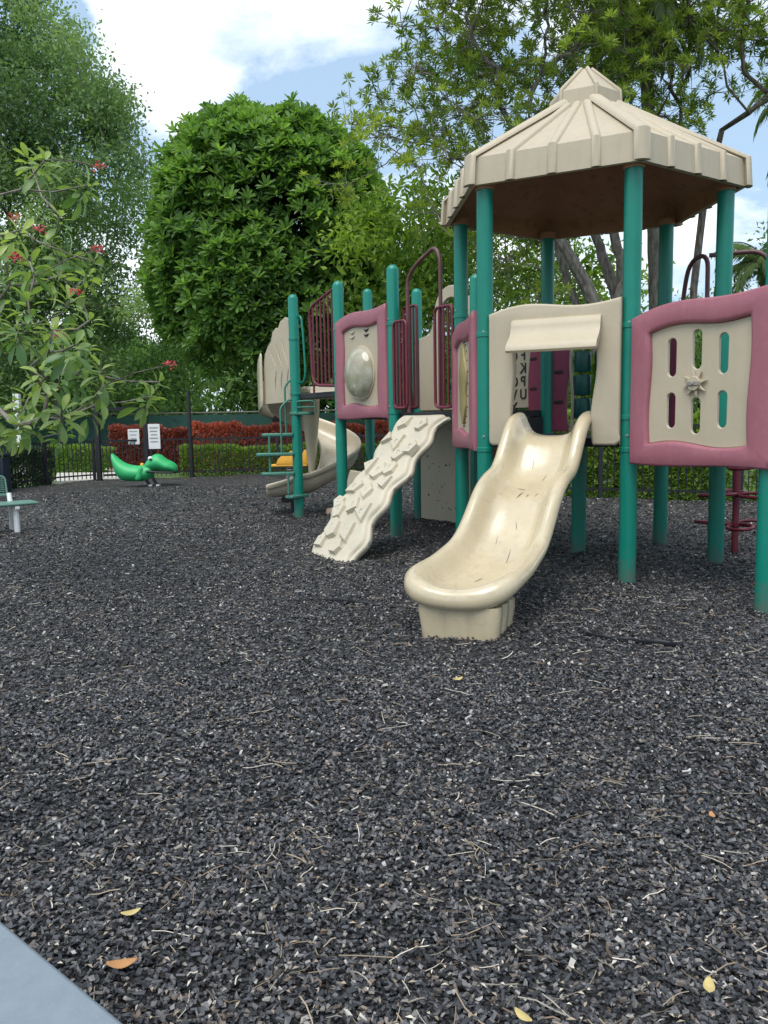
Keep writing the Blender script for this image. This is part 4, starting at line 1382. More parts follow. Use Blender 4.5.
# ------------------------------------------------------------------ yellow rocker
yc = G(290, 478); yc.z = 0
yr = thing('spring_rocker', 'yellow-orange spring rocker seen behind the spiral slide', 'spring rocker', loc=yc)
mb = MB(); mb.box((0, 0, .30), .42, .13, .03); mb.build('seat_board', 'yellow', yr, bevel=.02)
prof = [(-.30, .33), (.42, .33), (.42, .62), (.36, .66), (.3, .52), (.2, .5), (.12, .56), (.04, .64), (-.04, .56), (-.12, .60), (-.2, .5), (-.26, .44)]
for sy in (-.12, .12):
    e = Edge((0, sy), (1, sy), (0, -1))
    o = link('side_panel', plate([prof], e, 0, .03, .006), 'yellow', yr, smooth=30)
mb = MB(); mb.tube([V((.09 * math.cos(t * 1.2), .09 * math.sin(t * 1.2), .01 * t)) for t in range(0, 28)], .018, 6); mb.build('spring', 'steel', yr)


# ------------------------------------------------------------------ foliage
def unit(v): return v / (np.linalg.norm(v, axis=-1, keepdims=True) + 1e-9)


def leaves(name, B, D, Nn, L, Wd, tint, mat, parent=None, droop=.12, fold=.18, offs=None):
    """simple folded leaves: base, two shoulders, tip"""
    n = len(B)
    D = unit(D); side = unit(np.cross(D, Nn)); up = np.cross(side, D)
    L = np.broadcast_to(L, (n,))[:, None]; Wd = np.broadcast_to(Wd, (n,))[:, None]
    v = np.empty((n, 4, 3))
    v[:, 0] = B
    m_ = B + D * L * .52
    v[:, 1] = m_ + side * Wd * .5 + up * Wd * fold
    v[:, 3] = m_ - side * Wd * .5 + up * Wd * fold
    v[:, 2] = B + D * L - up * L * droop
    f = np.array([(0, 1, 2), (0, 2, 3)])
    faces = (np.arange(n)[:, None, None] * 4 + f).reshape(-1, 3)
    me = np_mesh(name, v.reshape(-1, 3), faces, np.repeat(np.clip(tint, 0, 1), 2))
    o = link(name, me, mat, parent, smooth=0)
    return o


def leaves_fine(name, B, D, Nn, L, Wd, tint, mat, parent=None, droop=.25):
    """better leaf blades for plants near the camera"""
    n = len(B); D = unit(D); side = unit(np.cross(D, Nn)); up = np.cross(side, D)
    L = np.broadcast_to(L, (n,))[:, None]; Wd = np.broadcast_to(Wd, (n,))[:, None]
    ts = [0, .12, .3, .52, .74, .9, 1.0]; ws = [.05, .22, .62, .95, .98, .6, .04]
    v = np.empty((n, len(ts) * 3, 3))
    for i, (t, w) in enumerate(zip(ts, ws)):
        c = B + D * L * t - up * L * droop * t * t
        v[:, i * 3] = c + side * Wd * w * .5 + up * Wd * w * .16
        v[:, i * 3 + 1] = c
        v[:, i * 3 + 2] = c - side * Wd * w * .5 + up * Wd * w * .16
    f = []
    for i in range(len(ts) - 1):
        for k in range(2):
            f.append((i * 3 + k, i * 3 + k + 1, i * 3 + k + 4, i * 3 + k + 3))
    f = np.array(f)
    faces = (np.arange(n)[:, None, None] * (len(ts) * 3) + f).reshape(-1, 4)
    me = np_mesh(name, v.reshape(-1, 3), faces, np.repeat(np.clip(tint, 0, 1), len(f)))
    return link(name, me, mat, parent, smooth=180)


def rosettes(Cn, Ax, k, L, elev=(.15, .9), jitter=.0):
    """k leaves round each centre Cn about axis Ax -> base, dir, normal, index"""
    n = len(Cn)
    Ax = unit(Ax)
    ref = np.where(np.abs(Ax[:, 2:3]) < .9, np.array([[0, 0, 1.]]), np.array([[1., 0, 0]]))
    x = unit(np.cross(Ax, ref)); y = np.cross(Ax, x)
    ph = rng.uniform(0, 2 * PI, (n, 1)) + np.arange(k)[None] * 2.39996 + rng.normal(0, .15, (n, k))
    el = np.linspace(elev[0], elev[1], k)[None] + rng.normal(0, .12, (n, k))
    rad = x[:, None] * np.cos(ph)[..., None] + y[:, None] * np.sin(ph)[..., None]
    D = rad * np.cos(el)[..., None] + Ax[:, None] * np.sin(el)[..., None]
    Nn = Ax[:, None] * np.cos(el)[..., None] - rad * np.sin(el)[..., None]
    B = np.repeat(Cn[:, None], k, 1) + rad * .02
    idx_ = np.repeat(np.arange(n), k)
    return B.reshape(-1, 3), D.reshape(-1, 3), Nn.reshape(-1, 3), idx_


def skeleton(trunk, targets, r_tip=.012, step=.7, expo=2.2, wander=.12, rmax=None, uplift=.35):
    """grow limbs from a trunk polyline to each target point; radii from the pipe model"""
    nodes = [np.array(p, float) for p in trunk]; par = [-1] + list(range(len(trunk) - 1))
    depth = list(np.cumsum([0] + [np.linalg.norm(nodes[i] - nodes[i - 1]) for i in range(1, len(nodes))]))
    T = np.array(targets); order = np.argsort(np.linalg.norm(T - nodes[-1], axis=1))
    tips = []
    for ti in order:
        t = T[ti]
        N_ = np.array(nodes); d = np.linalg.norm(N_ - t, axis=1)
        cost = d + .25 * np.array(depth) + np.maximum(0, N_[:, 2] - t[2]) * .5
        cost[0] += 5
        j = int(np.argmin(cost)); p0 = nodes[j]; L_ = d[j]
        k = max(2, int(L_ / step)); prev = j
        off = rng.normal(0, wander * L_, 3); off[2] = abs(off[2]) * .5 - uplift * L_ * .15
        for s_ in range(1, k + 1):
            u = s_ / k
            q_ = p0 * (1 - u) + t * u + off * math.sin(PI * u) + rng.normal(0, .03, 3) * (u < 1)
            nodes.append(q_); par.append(prev); depth.append(depth[prev] + np.linalg.norm(q_ - nodes[prev])); prev = len(nodes) - 1
        tips.append(prev)
    r = np.zeros(len(nodes))
    has = np.zeros(len(nodes), bool)
    for i in range(len(nodes)):
        if par[i] >= 0: has[par[i]] = True
    acc = np.where(has, 0, r_tip ** expo)
    for i in range(len(nodes) - 1, 0, -1):
        acc[par[i]] += acc[i]
    r = acc ** (1 / expo)
    if rmax: r = np.minimum(r * 1.0, rmax)
    return np.array(nodes), par, r


def limb_mesh(nodes, par, r, n=6):
    mb = MB()
    kids = {}
    for i, p in enumerate(par):
        if p >= 0: kids.setdefault(p, []).append(i)
    # chains: follow the thickest child
    used = set()
    stack = [0]
    while stack:
        st = stack.pop()
        chain = [st]
        if par[st] >= 0: chain = [par[st], st]
        cur = st
        while cur in kids:
            ks = sorted(kids[cur], key=lambda k: -r[k])
            chain.append(ks[0]); stack += ks[1:]; cur = ks[0]
        rad = [float(r[c]) for c in chain]
        if par[st] >= 0: rad[0] = float(r[chain[1]])
        if len(chain) > 1: mb.tube([nodes[c] for c in chain], rad, n, cap=False)
    return mb


def arr(pts): return np.array([tuple(p) for p in pts])


# ---- 1. dome tree with rosettes of large leaves
def ellipsoid_lobes(c, rx, ry, rz, n, lo=-.75, shell=.72):
    out = []
    while len(out) < n:
        v = rng.normal(0, 1, 3); v /= np.linalg.norm(v)
        if v[2] < lo: continue
        out.append(c + v * np.array([rx, ry, rz]) * shell * rng.uniform(.75, 1.0))
    return np.array(out)


def tree_root(name, label, base, group):
    t = thing(name, label, 'tree', group, loc=(base[0], base[1], 0))
    return t


def localize(o, base):
    o.data.transform(Matrix.Translation((-base[0], -base[1], 0)))
    return o


def leaves_round(name, B, D, Nn, L, Wd, tint, mat, parent=None, droop=.15, fold=.2):
    n = len(B); D = unit(D); side = unit(np.cross(D, Nn)); up = np.cross(side, D)
    L = np.broadcast_to(L, (n,))[:, None]; Wd = np.broadcast_to(Wd, (n,))[:, None]
    v = np.empty((n, 6, 3)); v[:, 0] = B; v[:, 3] = B + D * L - up * L * droop
    for i, j, t, w_ in ((1, 5, .38, .36), (2, 4, .78, .46)):
        m_ = B + D * L * t - up * L * droop * t * t
        v[:, i] = m_ + side * Wd * w_ + up * Wd * fold; v[:, j] = m_ - side * Wd * w_ + up * Wd * fold
    faces = (np.arange(n)[:, None, None] * 6 + np.array([(0, 1, 2, 3), (0, 3, 4, 5)])).reshape(-1, 4)
    return link(name, np_mesh(name, v.reshape(-1, 3), faces, np.repeat(np.clip(tint, 0, 1), 2)), mat, parent, smooth=0)


def dome_tree(base, c, rx, ry, rz, nl, per, label, trunk_r=.2, mat='leaf_dome', leaf=(.26, .42), wfac=.34, k=10, lobe_r=(1.0, 1.5), group='trees beyond the fence', name='round_tree', bark_='bark_dark', power=2.6):
    root = tree_root(name, label, base, group)
    c = np.array(c)
    Cn = []; Ax = []
    lob = ellipsoid_lobes(c, rx, ry, rz, nl, shell=1.0)
    dl = (lob - c) / np.array([rx, ry, rz]); dl = dl / ((np.abs(dl) ** 2.15).sum(1) ** (1 / 2.15))[:, None]
    lob = c + dl * np.array([rx, ry, rz]) * rng.uniform(.70, .86, (nl, 1))
    keepl = (rng.uniform(size=nl) > .18) | (lob[:, 2] > c[2] - .5 * rz); lob = lob[keepl]; nl = len(lob)
    lr = rng.uniform(*lobe_r, nl)
    for l, r_ in zip(lob, lr):
        v = unit(rng.normal(0, 1, (per, 3)))
        out = unit((l - c) / np.array([rx, ry, rz]))
        v = unit(v + out * .55 + np.array([0, 0, .25]))
        Cn.append(l + v * r_ * rng.uniform(.72, 1.03, (per, 1))); Ax.append(v * .7 + np.array([0, 0, .75]) + rng.normal(0, .18, (per, 3)))
    Cn = np.concatenate(Cn); Ax = np.concatenate(Ax)
    # trim to a rounded outline
    q_ = (Cn - c) / np.array([rx, ry, rz]); rr = (np.abs(q_) ** power).sum(1) ** (1 / power)
    keep_ = rr < 1.03 + rng.normal(0, .025, len(rr)); Cn = Cn[keep_]; Ax = Ax[keep_]; rr = rr[keep_]
    B, D, Nn, ix = rosettes(Cn, Ax, k, .3, (.1, 1.2))
    L_ = rng.uniform(leaf[0], leaf[1], len(B)); tn_ = .42 + .22 * rng.normal(0, 1, len(Cn))[ix] * .7 + rng.normal(0, .13, len(B)) + np.tile(np.linspace(-.12, .22, k), len(Cn))
    localize(leaves_round('crown', B, D, Nn, L_, L_ * wfac, tn_, mat, root), base)
    tr = [(base[0], base[1], -.1), (base[0] + .05, base[1], 1.2), (base[0] - .03, base[1], 2.4), (c[0] * .3 + base[0] * .7, base[1], 3.4)]
    nodes, par, r_ = skeleton(tr, lob, r_tip=.02, rmax=trunk_r)
    localize(limb_mesh(nodes, par, r_).build('trunk', bark_, root), base)
    return root


Yd = 24.0
b0 = AT(277, 455, Yd)
c0 = AT(271, 258, Yd); top0 = AT(271, 114, Yd); lf0 = AT(154, 262, Yd); bot0 = AT(264, 400, Yd)
rz0 = (top0.z - bot0.z) / 2
dome_tree((b0.x, Yd), (c0.x, Yd, (top0.z + bot0.z) / 2), c0.x - lf0.x, 3.4, rz0, 240, 42,
          'dense dome-shaped tree with dark glossy leaf rosettes behind the red hedge', trunk_r=.24, leaf=(.21, .34), wfac=.33, power=2.25, lobe_r=(.7, 1.15), k=12)

# ---- 2. fine-leaved tree at the left
def cloud_tree(base, targets, spread, per, leaf, wfac, label, mat, trunk, rmax=.25, bark_='bark_mid', group='trees beyond the fence', name='leafy_tree', tuft=None, r_tip=.012, flat=.7, hang=0, tipdir=None, wander=.1, expo=2.2, limbs=()):
    root = tree_root(name, label, base, group)
    T = np.array(targets); n = len(T)
    nodes, par, r_ = skeleton(trunk, T, r_tip=r_tip, rmax=rmax, wander=wander, expo=expo)
    lm = limb_mesh(nodes, par, r_, 7)
    for pts_, ra, rb in limbs:
        pts_ = cat([tuple(p) for p in pts_], 4)
        lm.tube([V(p) + V(rng.normal(0, .015, 3)) for p in pts_], [ra + (rb - ra) * i / (len(pts_) - 1) for i in range(len(pts_))], 8)
    localize(lm.build('trunk', bark_, root), base)
    sp = np.broadcast_to(spread, (n,))
    if tuft is None:
        Bc = np.repeat(T, per, 0) + rng.normal(0, 1, (n * per, 3)) * np.repeat(sp, per)[:, None] * np.array([1, 1, flat])
        D = unit(rng.normal(0, 1, (len(Bc), 3)) + np.array([0, 0, -.2 - hang])); Nn = unit(rng.normal(0, .7, (len(Bc), 3)) + np.array([0, 0, 1]))
        ix = np.repeat(np.arange(n), per); B = Bc
        extra = 0
    else:
        k, elev = tuft
        Cn = np.repeat(T, per, 0) + rng.normal(0, 1, (n * per, 3)) * np.repeat(sp, per)[:, None] * np.array([1, 1, flat])
        Ax = unit(rng.normal(0, .55, (len(Cn), 3)) + np.array([0, 0, .8]) + unit(Cn - np.repeat(T, per, 0)) * .6)
        # twiglets from clump centre to every tuft
        B, D, Nn, i2 = rosettes(Cn, Ax, k, .2, elev)
        ix = (i2 // per)
        extra = np.tile(np.linspace(-.1, .25, k), len(Cn)) + rng.normal(0, .15, len(Cn))[i2]
        mbt = MB()
        par_t = np.repeat(np.arange(n), per)
        for j in range(len(Cn)):
            a_ = T[par_t[j]]; b2 = Cn[j]
            mbt.tube([a_, (a_ + b2) / 2 + rng.normal(0, .04, 3), b2], [.009, .006, .003], 3, cap=False)
        localize(mbt.build('twigs', bark_, root), base)
    L_ = rng.uniform(leaf[0], leaf[1], len(B))
    tn_ = .42 + rng.normal(0, .22, n)[ix] + rng.normal(0, .16, len(B)) + extra
    localize(leaves('crown', B, D, Nn, L_, L_ * wfac, tn_, mat, root), base)
    return root


def pix_targets(n, fn, y0, y1, seed=0):
    """sample clump centres: fn(px,py) gives the density of the crown as surveyed"""
    rg = np.random.default_rng(seed); out = []
    while len(out) < n:
        px_, py_ = rg.uniform(-260, 1100), rg.uniform(-330, 470)
        if rg.uniform() < fn(px_, py_):
            yy = rg.uniform(y0, y1); p = AT(px_, py_, yy); out.append((p.x, p.y, p.z))
    return out


def interp_outline(pts):
    ys_ = [p[1] for p in pts]; xs_ = [p[0] for p in pts]
    return lambda y: float(np.interp(y, ys_, xs_))


outl = interp_outline([(-10, -330), (40, -60), (62, 0), (98, 55), (135, 110), (150, 160), (160, 230), (160, 330), (120, 400), (100, 470)])
bl = (AT(64, 440, 27).x, 27.0)
T2 = pix_targets(300, lambda x, y: (1.0 if x > -60 else .45) if (-190 < x < outl(y) - 17 and y < 400) else 0, 24.5, 29.5, 3)
cloud_tree(bl, T2, .43, 520, (.11, .20), .5, 'huge grey-green fine-leaved tree filling the upper left', 'leaf_fine',
           [(bl[0], bl[1], -.1), (bl[0] - .1, bl[1], 1.5), (bl[0] - .2, bl[1], 3.0), (bl[0] - .5, bl[1], 5.2), (bl[0] - 1.2, bl[1], 7.5)], rmax=.42, bark_='bark_grey', wander=.08)

# ---- 3. darker low trees filling behind
def low_tree(px, Y_, x0, x1, y0, y1, n, label, mat='leaf_back', per=200, leaf=(.14, .24), spread=.55, group='trees beyond the fence', seed=5, trunk_top=.5, rmax=.18):
    b_ = AT(px, 440, Y_)
    cx_, cy_, rx_, ry_ = (x0 + x1) / 2, (y0 + y1) / 2, (x1 - x0) / 2, (y1 - y0) / 2
    T = pix_targets(n, lambda x, y: 1.0 if ((x - cx_) / rx_) ** 2 + ((y - cy_) / ry_) ** 2 < 1 else 0, Y_ - 2, Y_ + 2, seed)
    zt2 = np.mean([t[2] for t in T])
    return cloud_tree((b_.x, Y_), T, spread, per, leaf, .42, label, mat, [(b_.x, Y_, -.1), (b_.x + .05, Y_, zt2 * .3), (b_.x - .1, Y_, zt2 * .6)], rmax=rmax, bark_='bark_dark', group=group)


low_tree(120, 33, 50, 225, 170, 440, 75, 'dark broad tree between the grey-green tree and the dome tree', seed=21)
low_tree(408, 21, 345, 470, 190, 330, 40, 'yellow-green bushy tree between the dome tree and the tan roof', 'leaf_lime', 150, (.16, .28), .42, seed=22, rmax=.12)
low_tree(420, 28, 350, 520, 230, 440, 60, 'dark green tree behind the bar barriers and rock climber', seed=23)
low_tree(515, 23, 455, 565, 195, 300, 26, 'loose lime-green tree showing beneath the left eave of the tan roof', 'leaf_lime', 130, (.14, .24), .42, seed=41, rmax=.1)
low_tree(-60, 30, -200, 60, 300, 450, 50, 'dark low tree behind the litter bin and white post', seed=24)

# ---- 4. feathery tree on the right with several grey limbs
def dens4(x, y):
    if y < -300 or x > 1010: return 0
    if x > 690 and y > 95: return 0
    core = ((x - 660) / 260) ** 2 + ((y - 20) / 190) ** 2
    d_ = .8 if core < 1 else 0
    # long arms to the left, sparser
    if 385 < x < 560 and -40 < y < 215: d_ = max(d_, .55 * (1 if y > 30 + (450 - x) * .4 or x > 420 else .5))
    if 345 < x < 400 and 70 < y < 190: d_ = max(d_, .28)
    if 440 < x < 560 and 215 < y < 300: d_ = max(d_, .25)
    if 440 < x < 600 and y < 120: d_ = max(d_, .6)
    return d_


b4 = (AT(612, 430, 16.5).x, 16.5)
T4 = pix_targets(215, lambda x, y: dens4(x, y) if x < 640 else 0, 14.5, 19, 31)
cloud_tree(b4, T4, .38, 13, (.10, .18), .24, 'open feathery tree with leaning grey limbs spreading left over the tan roof', 'leaf_feather',
           [(b4[0], b4[1], -.1), (b4[0] - .05, b4[1], 1.4), (b4[0] - .25, b4[1], 2.4), (b4[0] - .9, b4[1], 3.9), (b4[0] - 1.3, b4[1], 5.2)], rmax=.17, bark_='bark_grey', tuft=(20, (-.1, 1.3)), r_tip=.011, wander=.09, name='feathery_tree', group='feathery trees on the right',
           limbs=[([AT(612, 425, 16.4), AT(604, 330, 16.3), AT(580, 275, 16.2), AT(556, 235, 16.0), AT(520, 190, 15.8)], .19, .07),
                  ([AT(625, 425, 16.8), AT(622, 320, 16.9), AT(606, 265, 17.0), AT(592, 225, 17.0), AT(570, 150, 17.0)], .17, .06),
                  ([AT(622, 330, 16.6), AT(622, 270, 16.6), AT(612, 225, 16.5), AT(606, 150, 16.4)], .15, .06),
                  ([AT(618, 300, 16.2), AT(632, 255, 16.0), AT(634, 215, 16.0), AT(650, 130, 15.8)], .12, .05)])
b5 = (AT(690, 430, 17.5).x, 17.5)
T5 = pix_targets(170, lambda x, y: dens4(x, y) if x > 585 else 0, 15.5, 20, 37)
cloud_tree(b5, T5, .40, 13, (.10, .18), .24, 'feathery tree with a straight dark trunk behind the pink slotted panel', 'leaf_feather',
           [(b5[0], b5[1], -.1), (b5[0] - .05, b5[1], 2.0), (b5[0], b5[1], 4.0), (b5[0] + .15, b5[1], 5.6), (b5[0] + .5, b5[1], 7.2)], rmax=.15, bark_='bark_mid', tuft=(20, (-.1, 1.3)), r_tip=.011, wander=.09, name='feathery_tree', group='feathery trees on the right')


# ---- 5. palms
def palm(base, top, nf_, fl, label, trunk_r=.13, group='palms behind the play structure', seed=1, green=.45):
    rg = np.random.default_rng(seed)
    root = thing('palm_tree', label, 'palm', group, loc=(base[0], base[1], 0))
    mb = MB(); base3 = V((base[0], base[1], -.1)); top = V(top)
    n = 26; pts = []; rad = []
    for i in range(n + 1):
        t = i / n
        p = base3.lerp(top, t) + V((.12 * math.sin(PI * t), 0, 0)); pts.append(p); rad.append(trunk_r * (1.15 - .3 * t) * (1.05 if i % 2 else .97))
    mb.tube(pts, rad, 10); localize(mb.build('trunk', 'bark_grey', root), base)
    B = []; D = []; Nn = []; Ls = []; tn_ = []
    mbr = MB()
    for f_ in range(nf_):
        az = f_ * 2.4 + rg.uniform(-.2, .2); el = 1.25 - 1.5 * (f_ / nf_) + rg.uniform(-.1, .1)
        L_ = fl * rg.uniform(.85, 1.1); h = V((math.cos(az), math.sin(az), 0)); p = top.copy(); pl_ = [p.copy()]
        k = 16; a_ = el
        for i in range(k):
            a_ -= (1.9 / k) * (.5 + i / k)
            d_ = h * math.cos(a_) + V((0, 0, math.sin(a_)))
            p = p + d_ * (L_ / k); pl_.append(p.copy())
            if i > 1:
                sd = V((-h.y, h.x, 0))
                for sgn in (-1, 1):
                    for m_ in (0, .33, .66):
                        q_ = p - d_ * (L_ / k) * m_
                        dd = sd * sgn * .8 + d_ * .55 + V((0, 0, -.45 - .2 * rg.uniform()))
                        B.append(q_); D.append(dd); Nn.append(V((0, 0, 1)) + sd * sgn * .3); Ls.append(L_ * .30 * (1 - .65 * abs(i / k - .4)) * rg.uniform(.85, 1.1)); tn_.append(green + rg.normal() * .15)
        mbr.tube(pl_, [.03 * (1 - .85 * i / k) for i in range(k + 1)], 5)
    localize(mbr.build('frond_stalk', 'bark_mid', root), base)
    Ls = np.array(Ls)
    localize(leaves('crown', arr(B), arr(D), arr(Nn), Ls, np.maximum(Ls * .07, .022), np.array(tn_), 'leaf_palm', root, droop=.2, fold=.1), base)
    return root


q_ = AT(642, 12, 19); palm((AT(657, 430, 19).x, 19), q_, 22, 2.0, 'tall palm with a ringed grey trunk, its drooping fronds above the roof peak', .15, seed=2)
q_ = AT(845, 95, 21); palm((q_.x + .2, 21), q_, 20, 2.6, 'tall palm at the right edge with long hanging fronds against the sky', .15, seed=3)
q_ = AT(765, 262, 23); palm((q_.x, 23), q_, 16, 1.7, 'short yellow-green palm low behind the pink slotted panel at the right', .12, seed=4, green=.75)
low_tree(606, 25, 560, 660, 250, 420, 26, 'yellow-green bush glimpsed under the roof between the leaning limbs', 'leaf_lime', 150, (.2, .34), .45, seed=29)
low_tree(795, 24, 745, 900, 225, 300, 20, 'leafy tree at the right edge below the hanging palm fronds', 'leaf_back', 160, (.14, .24), .45, seed=26)
low_tree(560, 30, 470, 640, 265, 430, 40, 'dark tree seen through the open bays behind the slide', seed=27)
low_tree(720, 30, 610, 860, 300, 440, 50, 'broad dark tree behind the pink slotted panel', seed=28)

# ---- 6. far treeline
proto = None
rgl = random.Random(5)
for i in range(20):
    x = -34 + i * 4.4 + rgl.uniform(-1, 1); y = 48 + rgl.uniform(-3, 4)
    if proto is None:
        c_ = np.array([0, 0, 3.7])
        base_ = (0, 0)
        n = 60
        v = unit(rng.normal(0, 1, (n, 3))) * np.array([3.4, 2.6, 3.5]) * rng.uniform(.4, 1, (n, 1)) + c_
        proto = cloud_tree((0, 0), v, .6, 110, (.3, .5), .45, 'far dark green tree in the line beyond the tennis court', 'leaf_back', [(0, 0, -.1), (0, 0, 1), (.1, 0, 2.4)], rmax=.2, bark_='bark_dark', group='far trees beyond the tennis court', name='far_tree')
        o = proto
    else:
        o = proto.copy(); COL.objects.link(o)
        for ch in list(proto.children):
            cc_ = ch.copy(); COL.objects.link(cc_); cc_.parent = o
    o.location = (x, y, 0); o.rotation_euler = (0, 0, rgl.uniform(0, 6.28)); s_ = rgl.uniform(.85, 1.35); o.scale = (s_, s_, s_ * rgl.uniform(.85, 1.15))


# ---- 7. hedges and far woods
def hedge(name, label, a, b_, depth, h, n, leaf, mat, wf=.5, group='clipped hedges behind the fence', cat='hedge', tintz=.35, base_t=.25):
    a = V(a); b_ = V(b_); d = b_ - a; L_ = d.length; ex = d.normalized(); ny_ = V((-ex.y, ex.x, 0))
    u = rng.uniform(0, 1, n); w = rng.uniform(-1, 1, n); z = rng.uniform(0, 1, n)
    # push to the shell
    face = rng.choice(3, n, p=[.45, .35, .2])
    lump = .10 * np.sin(u * L_ * 2.3) + .06 * np.sin(u * L_ * 5.9 + 1) + .05 * np.sin(u * L_ * 11)
    w = np.where(face == 0, -1 + rng.exponential(.12, n), w); z = np.where(face == 1, 1 - rng.exponential(.06, n), z)
    zz = -.07 + z * ((h + .1) * (1 + lump * .5)); ww = w * depth * (.5 + .1 * np.sin(u * L_ * 4 + z * 3))
    B = np.array(a)[None] + np.outer(u * L_, np.array(ex)) + np.outer(ww, np.array(ny_)); B[:, 2] = zz
    out = np.array(ny_)[None] * w[:, None] * .8 + np.array([0, 0, 1.]) * (z[:, None] * 1.1)
    D = unit(out + rng.normal(0, .6, (n, 3))); Nn = unit(rng.normal(0, 1, (n, 3)) + np.array([0, -.4, .3]))
    Ls = rng.uniform(*leaf, n)
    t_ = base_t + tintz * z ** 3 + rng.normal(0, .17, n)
    o = leaves(name, B, D, Nn, Ls, Ls * wf, t_, mat)
    o.data.transform(Matrix.Translation(-a)); o.location = a
    return tag(o, label, cat, group)


fw = hedge('far_woods', 'far mass of dark green woods beyond the tennis court', (-50, 56, 0), (45, 56, 0), 2.2, 6.2, 16000, (.55, 1.0), 'leaf_back', cat=None, group=None, tintz=.3, base_t=.2)
tag(fw, kind='stuff')
g1, g2 = FL[3] + V((.5, 1.3, 0)), FL[5] + V((3.2, 1.2, 0))
hedge('green_hedge', 'low bright green hedge in front of the red-leaved hedge', g1, g2, .45, .64, 15000, (.06, .11), 'leaf_hedge')
r1, r2 = FL[3] + V((.3, 3.4, 0)), FL[5] + V((4, 3.4, 0))
hedge('red_hedge', 'long red-leaved hedge beyond the fence, right of the gate', r1, r2, .55, 1.16, 16000, (.09, .16), 'leaf_red', .55, group='red hedges beyond the fence', tintz=.5, base_t=.3)
r1, r2 = FL[2] + V((-1.2, 4.6, 0)), FL[3] + V((.2, 4.3, 0))
hedge('red_hedge', 'duller dark red hedge beyond the fence, behind and left of the gate', r1, r2, .5, 1.12, 7000, (.09, .16), 'leaf_red', .55, group='red hedges beyond the fence', tintz=.2, base_t=.05)
h1, h2 = AT(52, 460, 22.6), AT(112, 460, 22.2); h1.z = h2.z = 0
hedge('green_hedge', 'low green hedge across the concrete path left of the gate', h1, h2, .5, .66, 6000, (.06, .11), 'leaf_hedge')
h1, h2 = FL[0] + V((-.2, .6, 0)), FL[1] + V((-.2, .45, 0))
hedge('dark_shrubs', 'dark shrubs growing behind the fence next to the bench', h1, h2, .4, .72, 7000, (.06, .12), 'leaf_dim', cat='shrubs')
h1, h2 = FL[7] + V((.2, .9, 0)), FL[9] + V((.3, .9, 0))
hedge('leafy_hedge', 'tall light green leafy hedge behind the fence under the roofed deck', h1, h2, .6, 1.25, 14000, (.08, .15), 'leaf_hedge', base_t=.5, tintz=.3)
h1, h2 = FL[9] + V((.3, .9, 0)), FL[10] + V((.5, .9, 0))
hedge('leafy_hedge', 'tall light green hedge behind the fence at the right edge', h1, h2, .6, 1.2, 9000, (.08, .15), 'leaf_hedge', base_t=.5, tintz=.3)


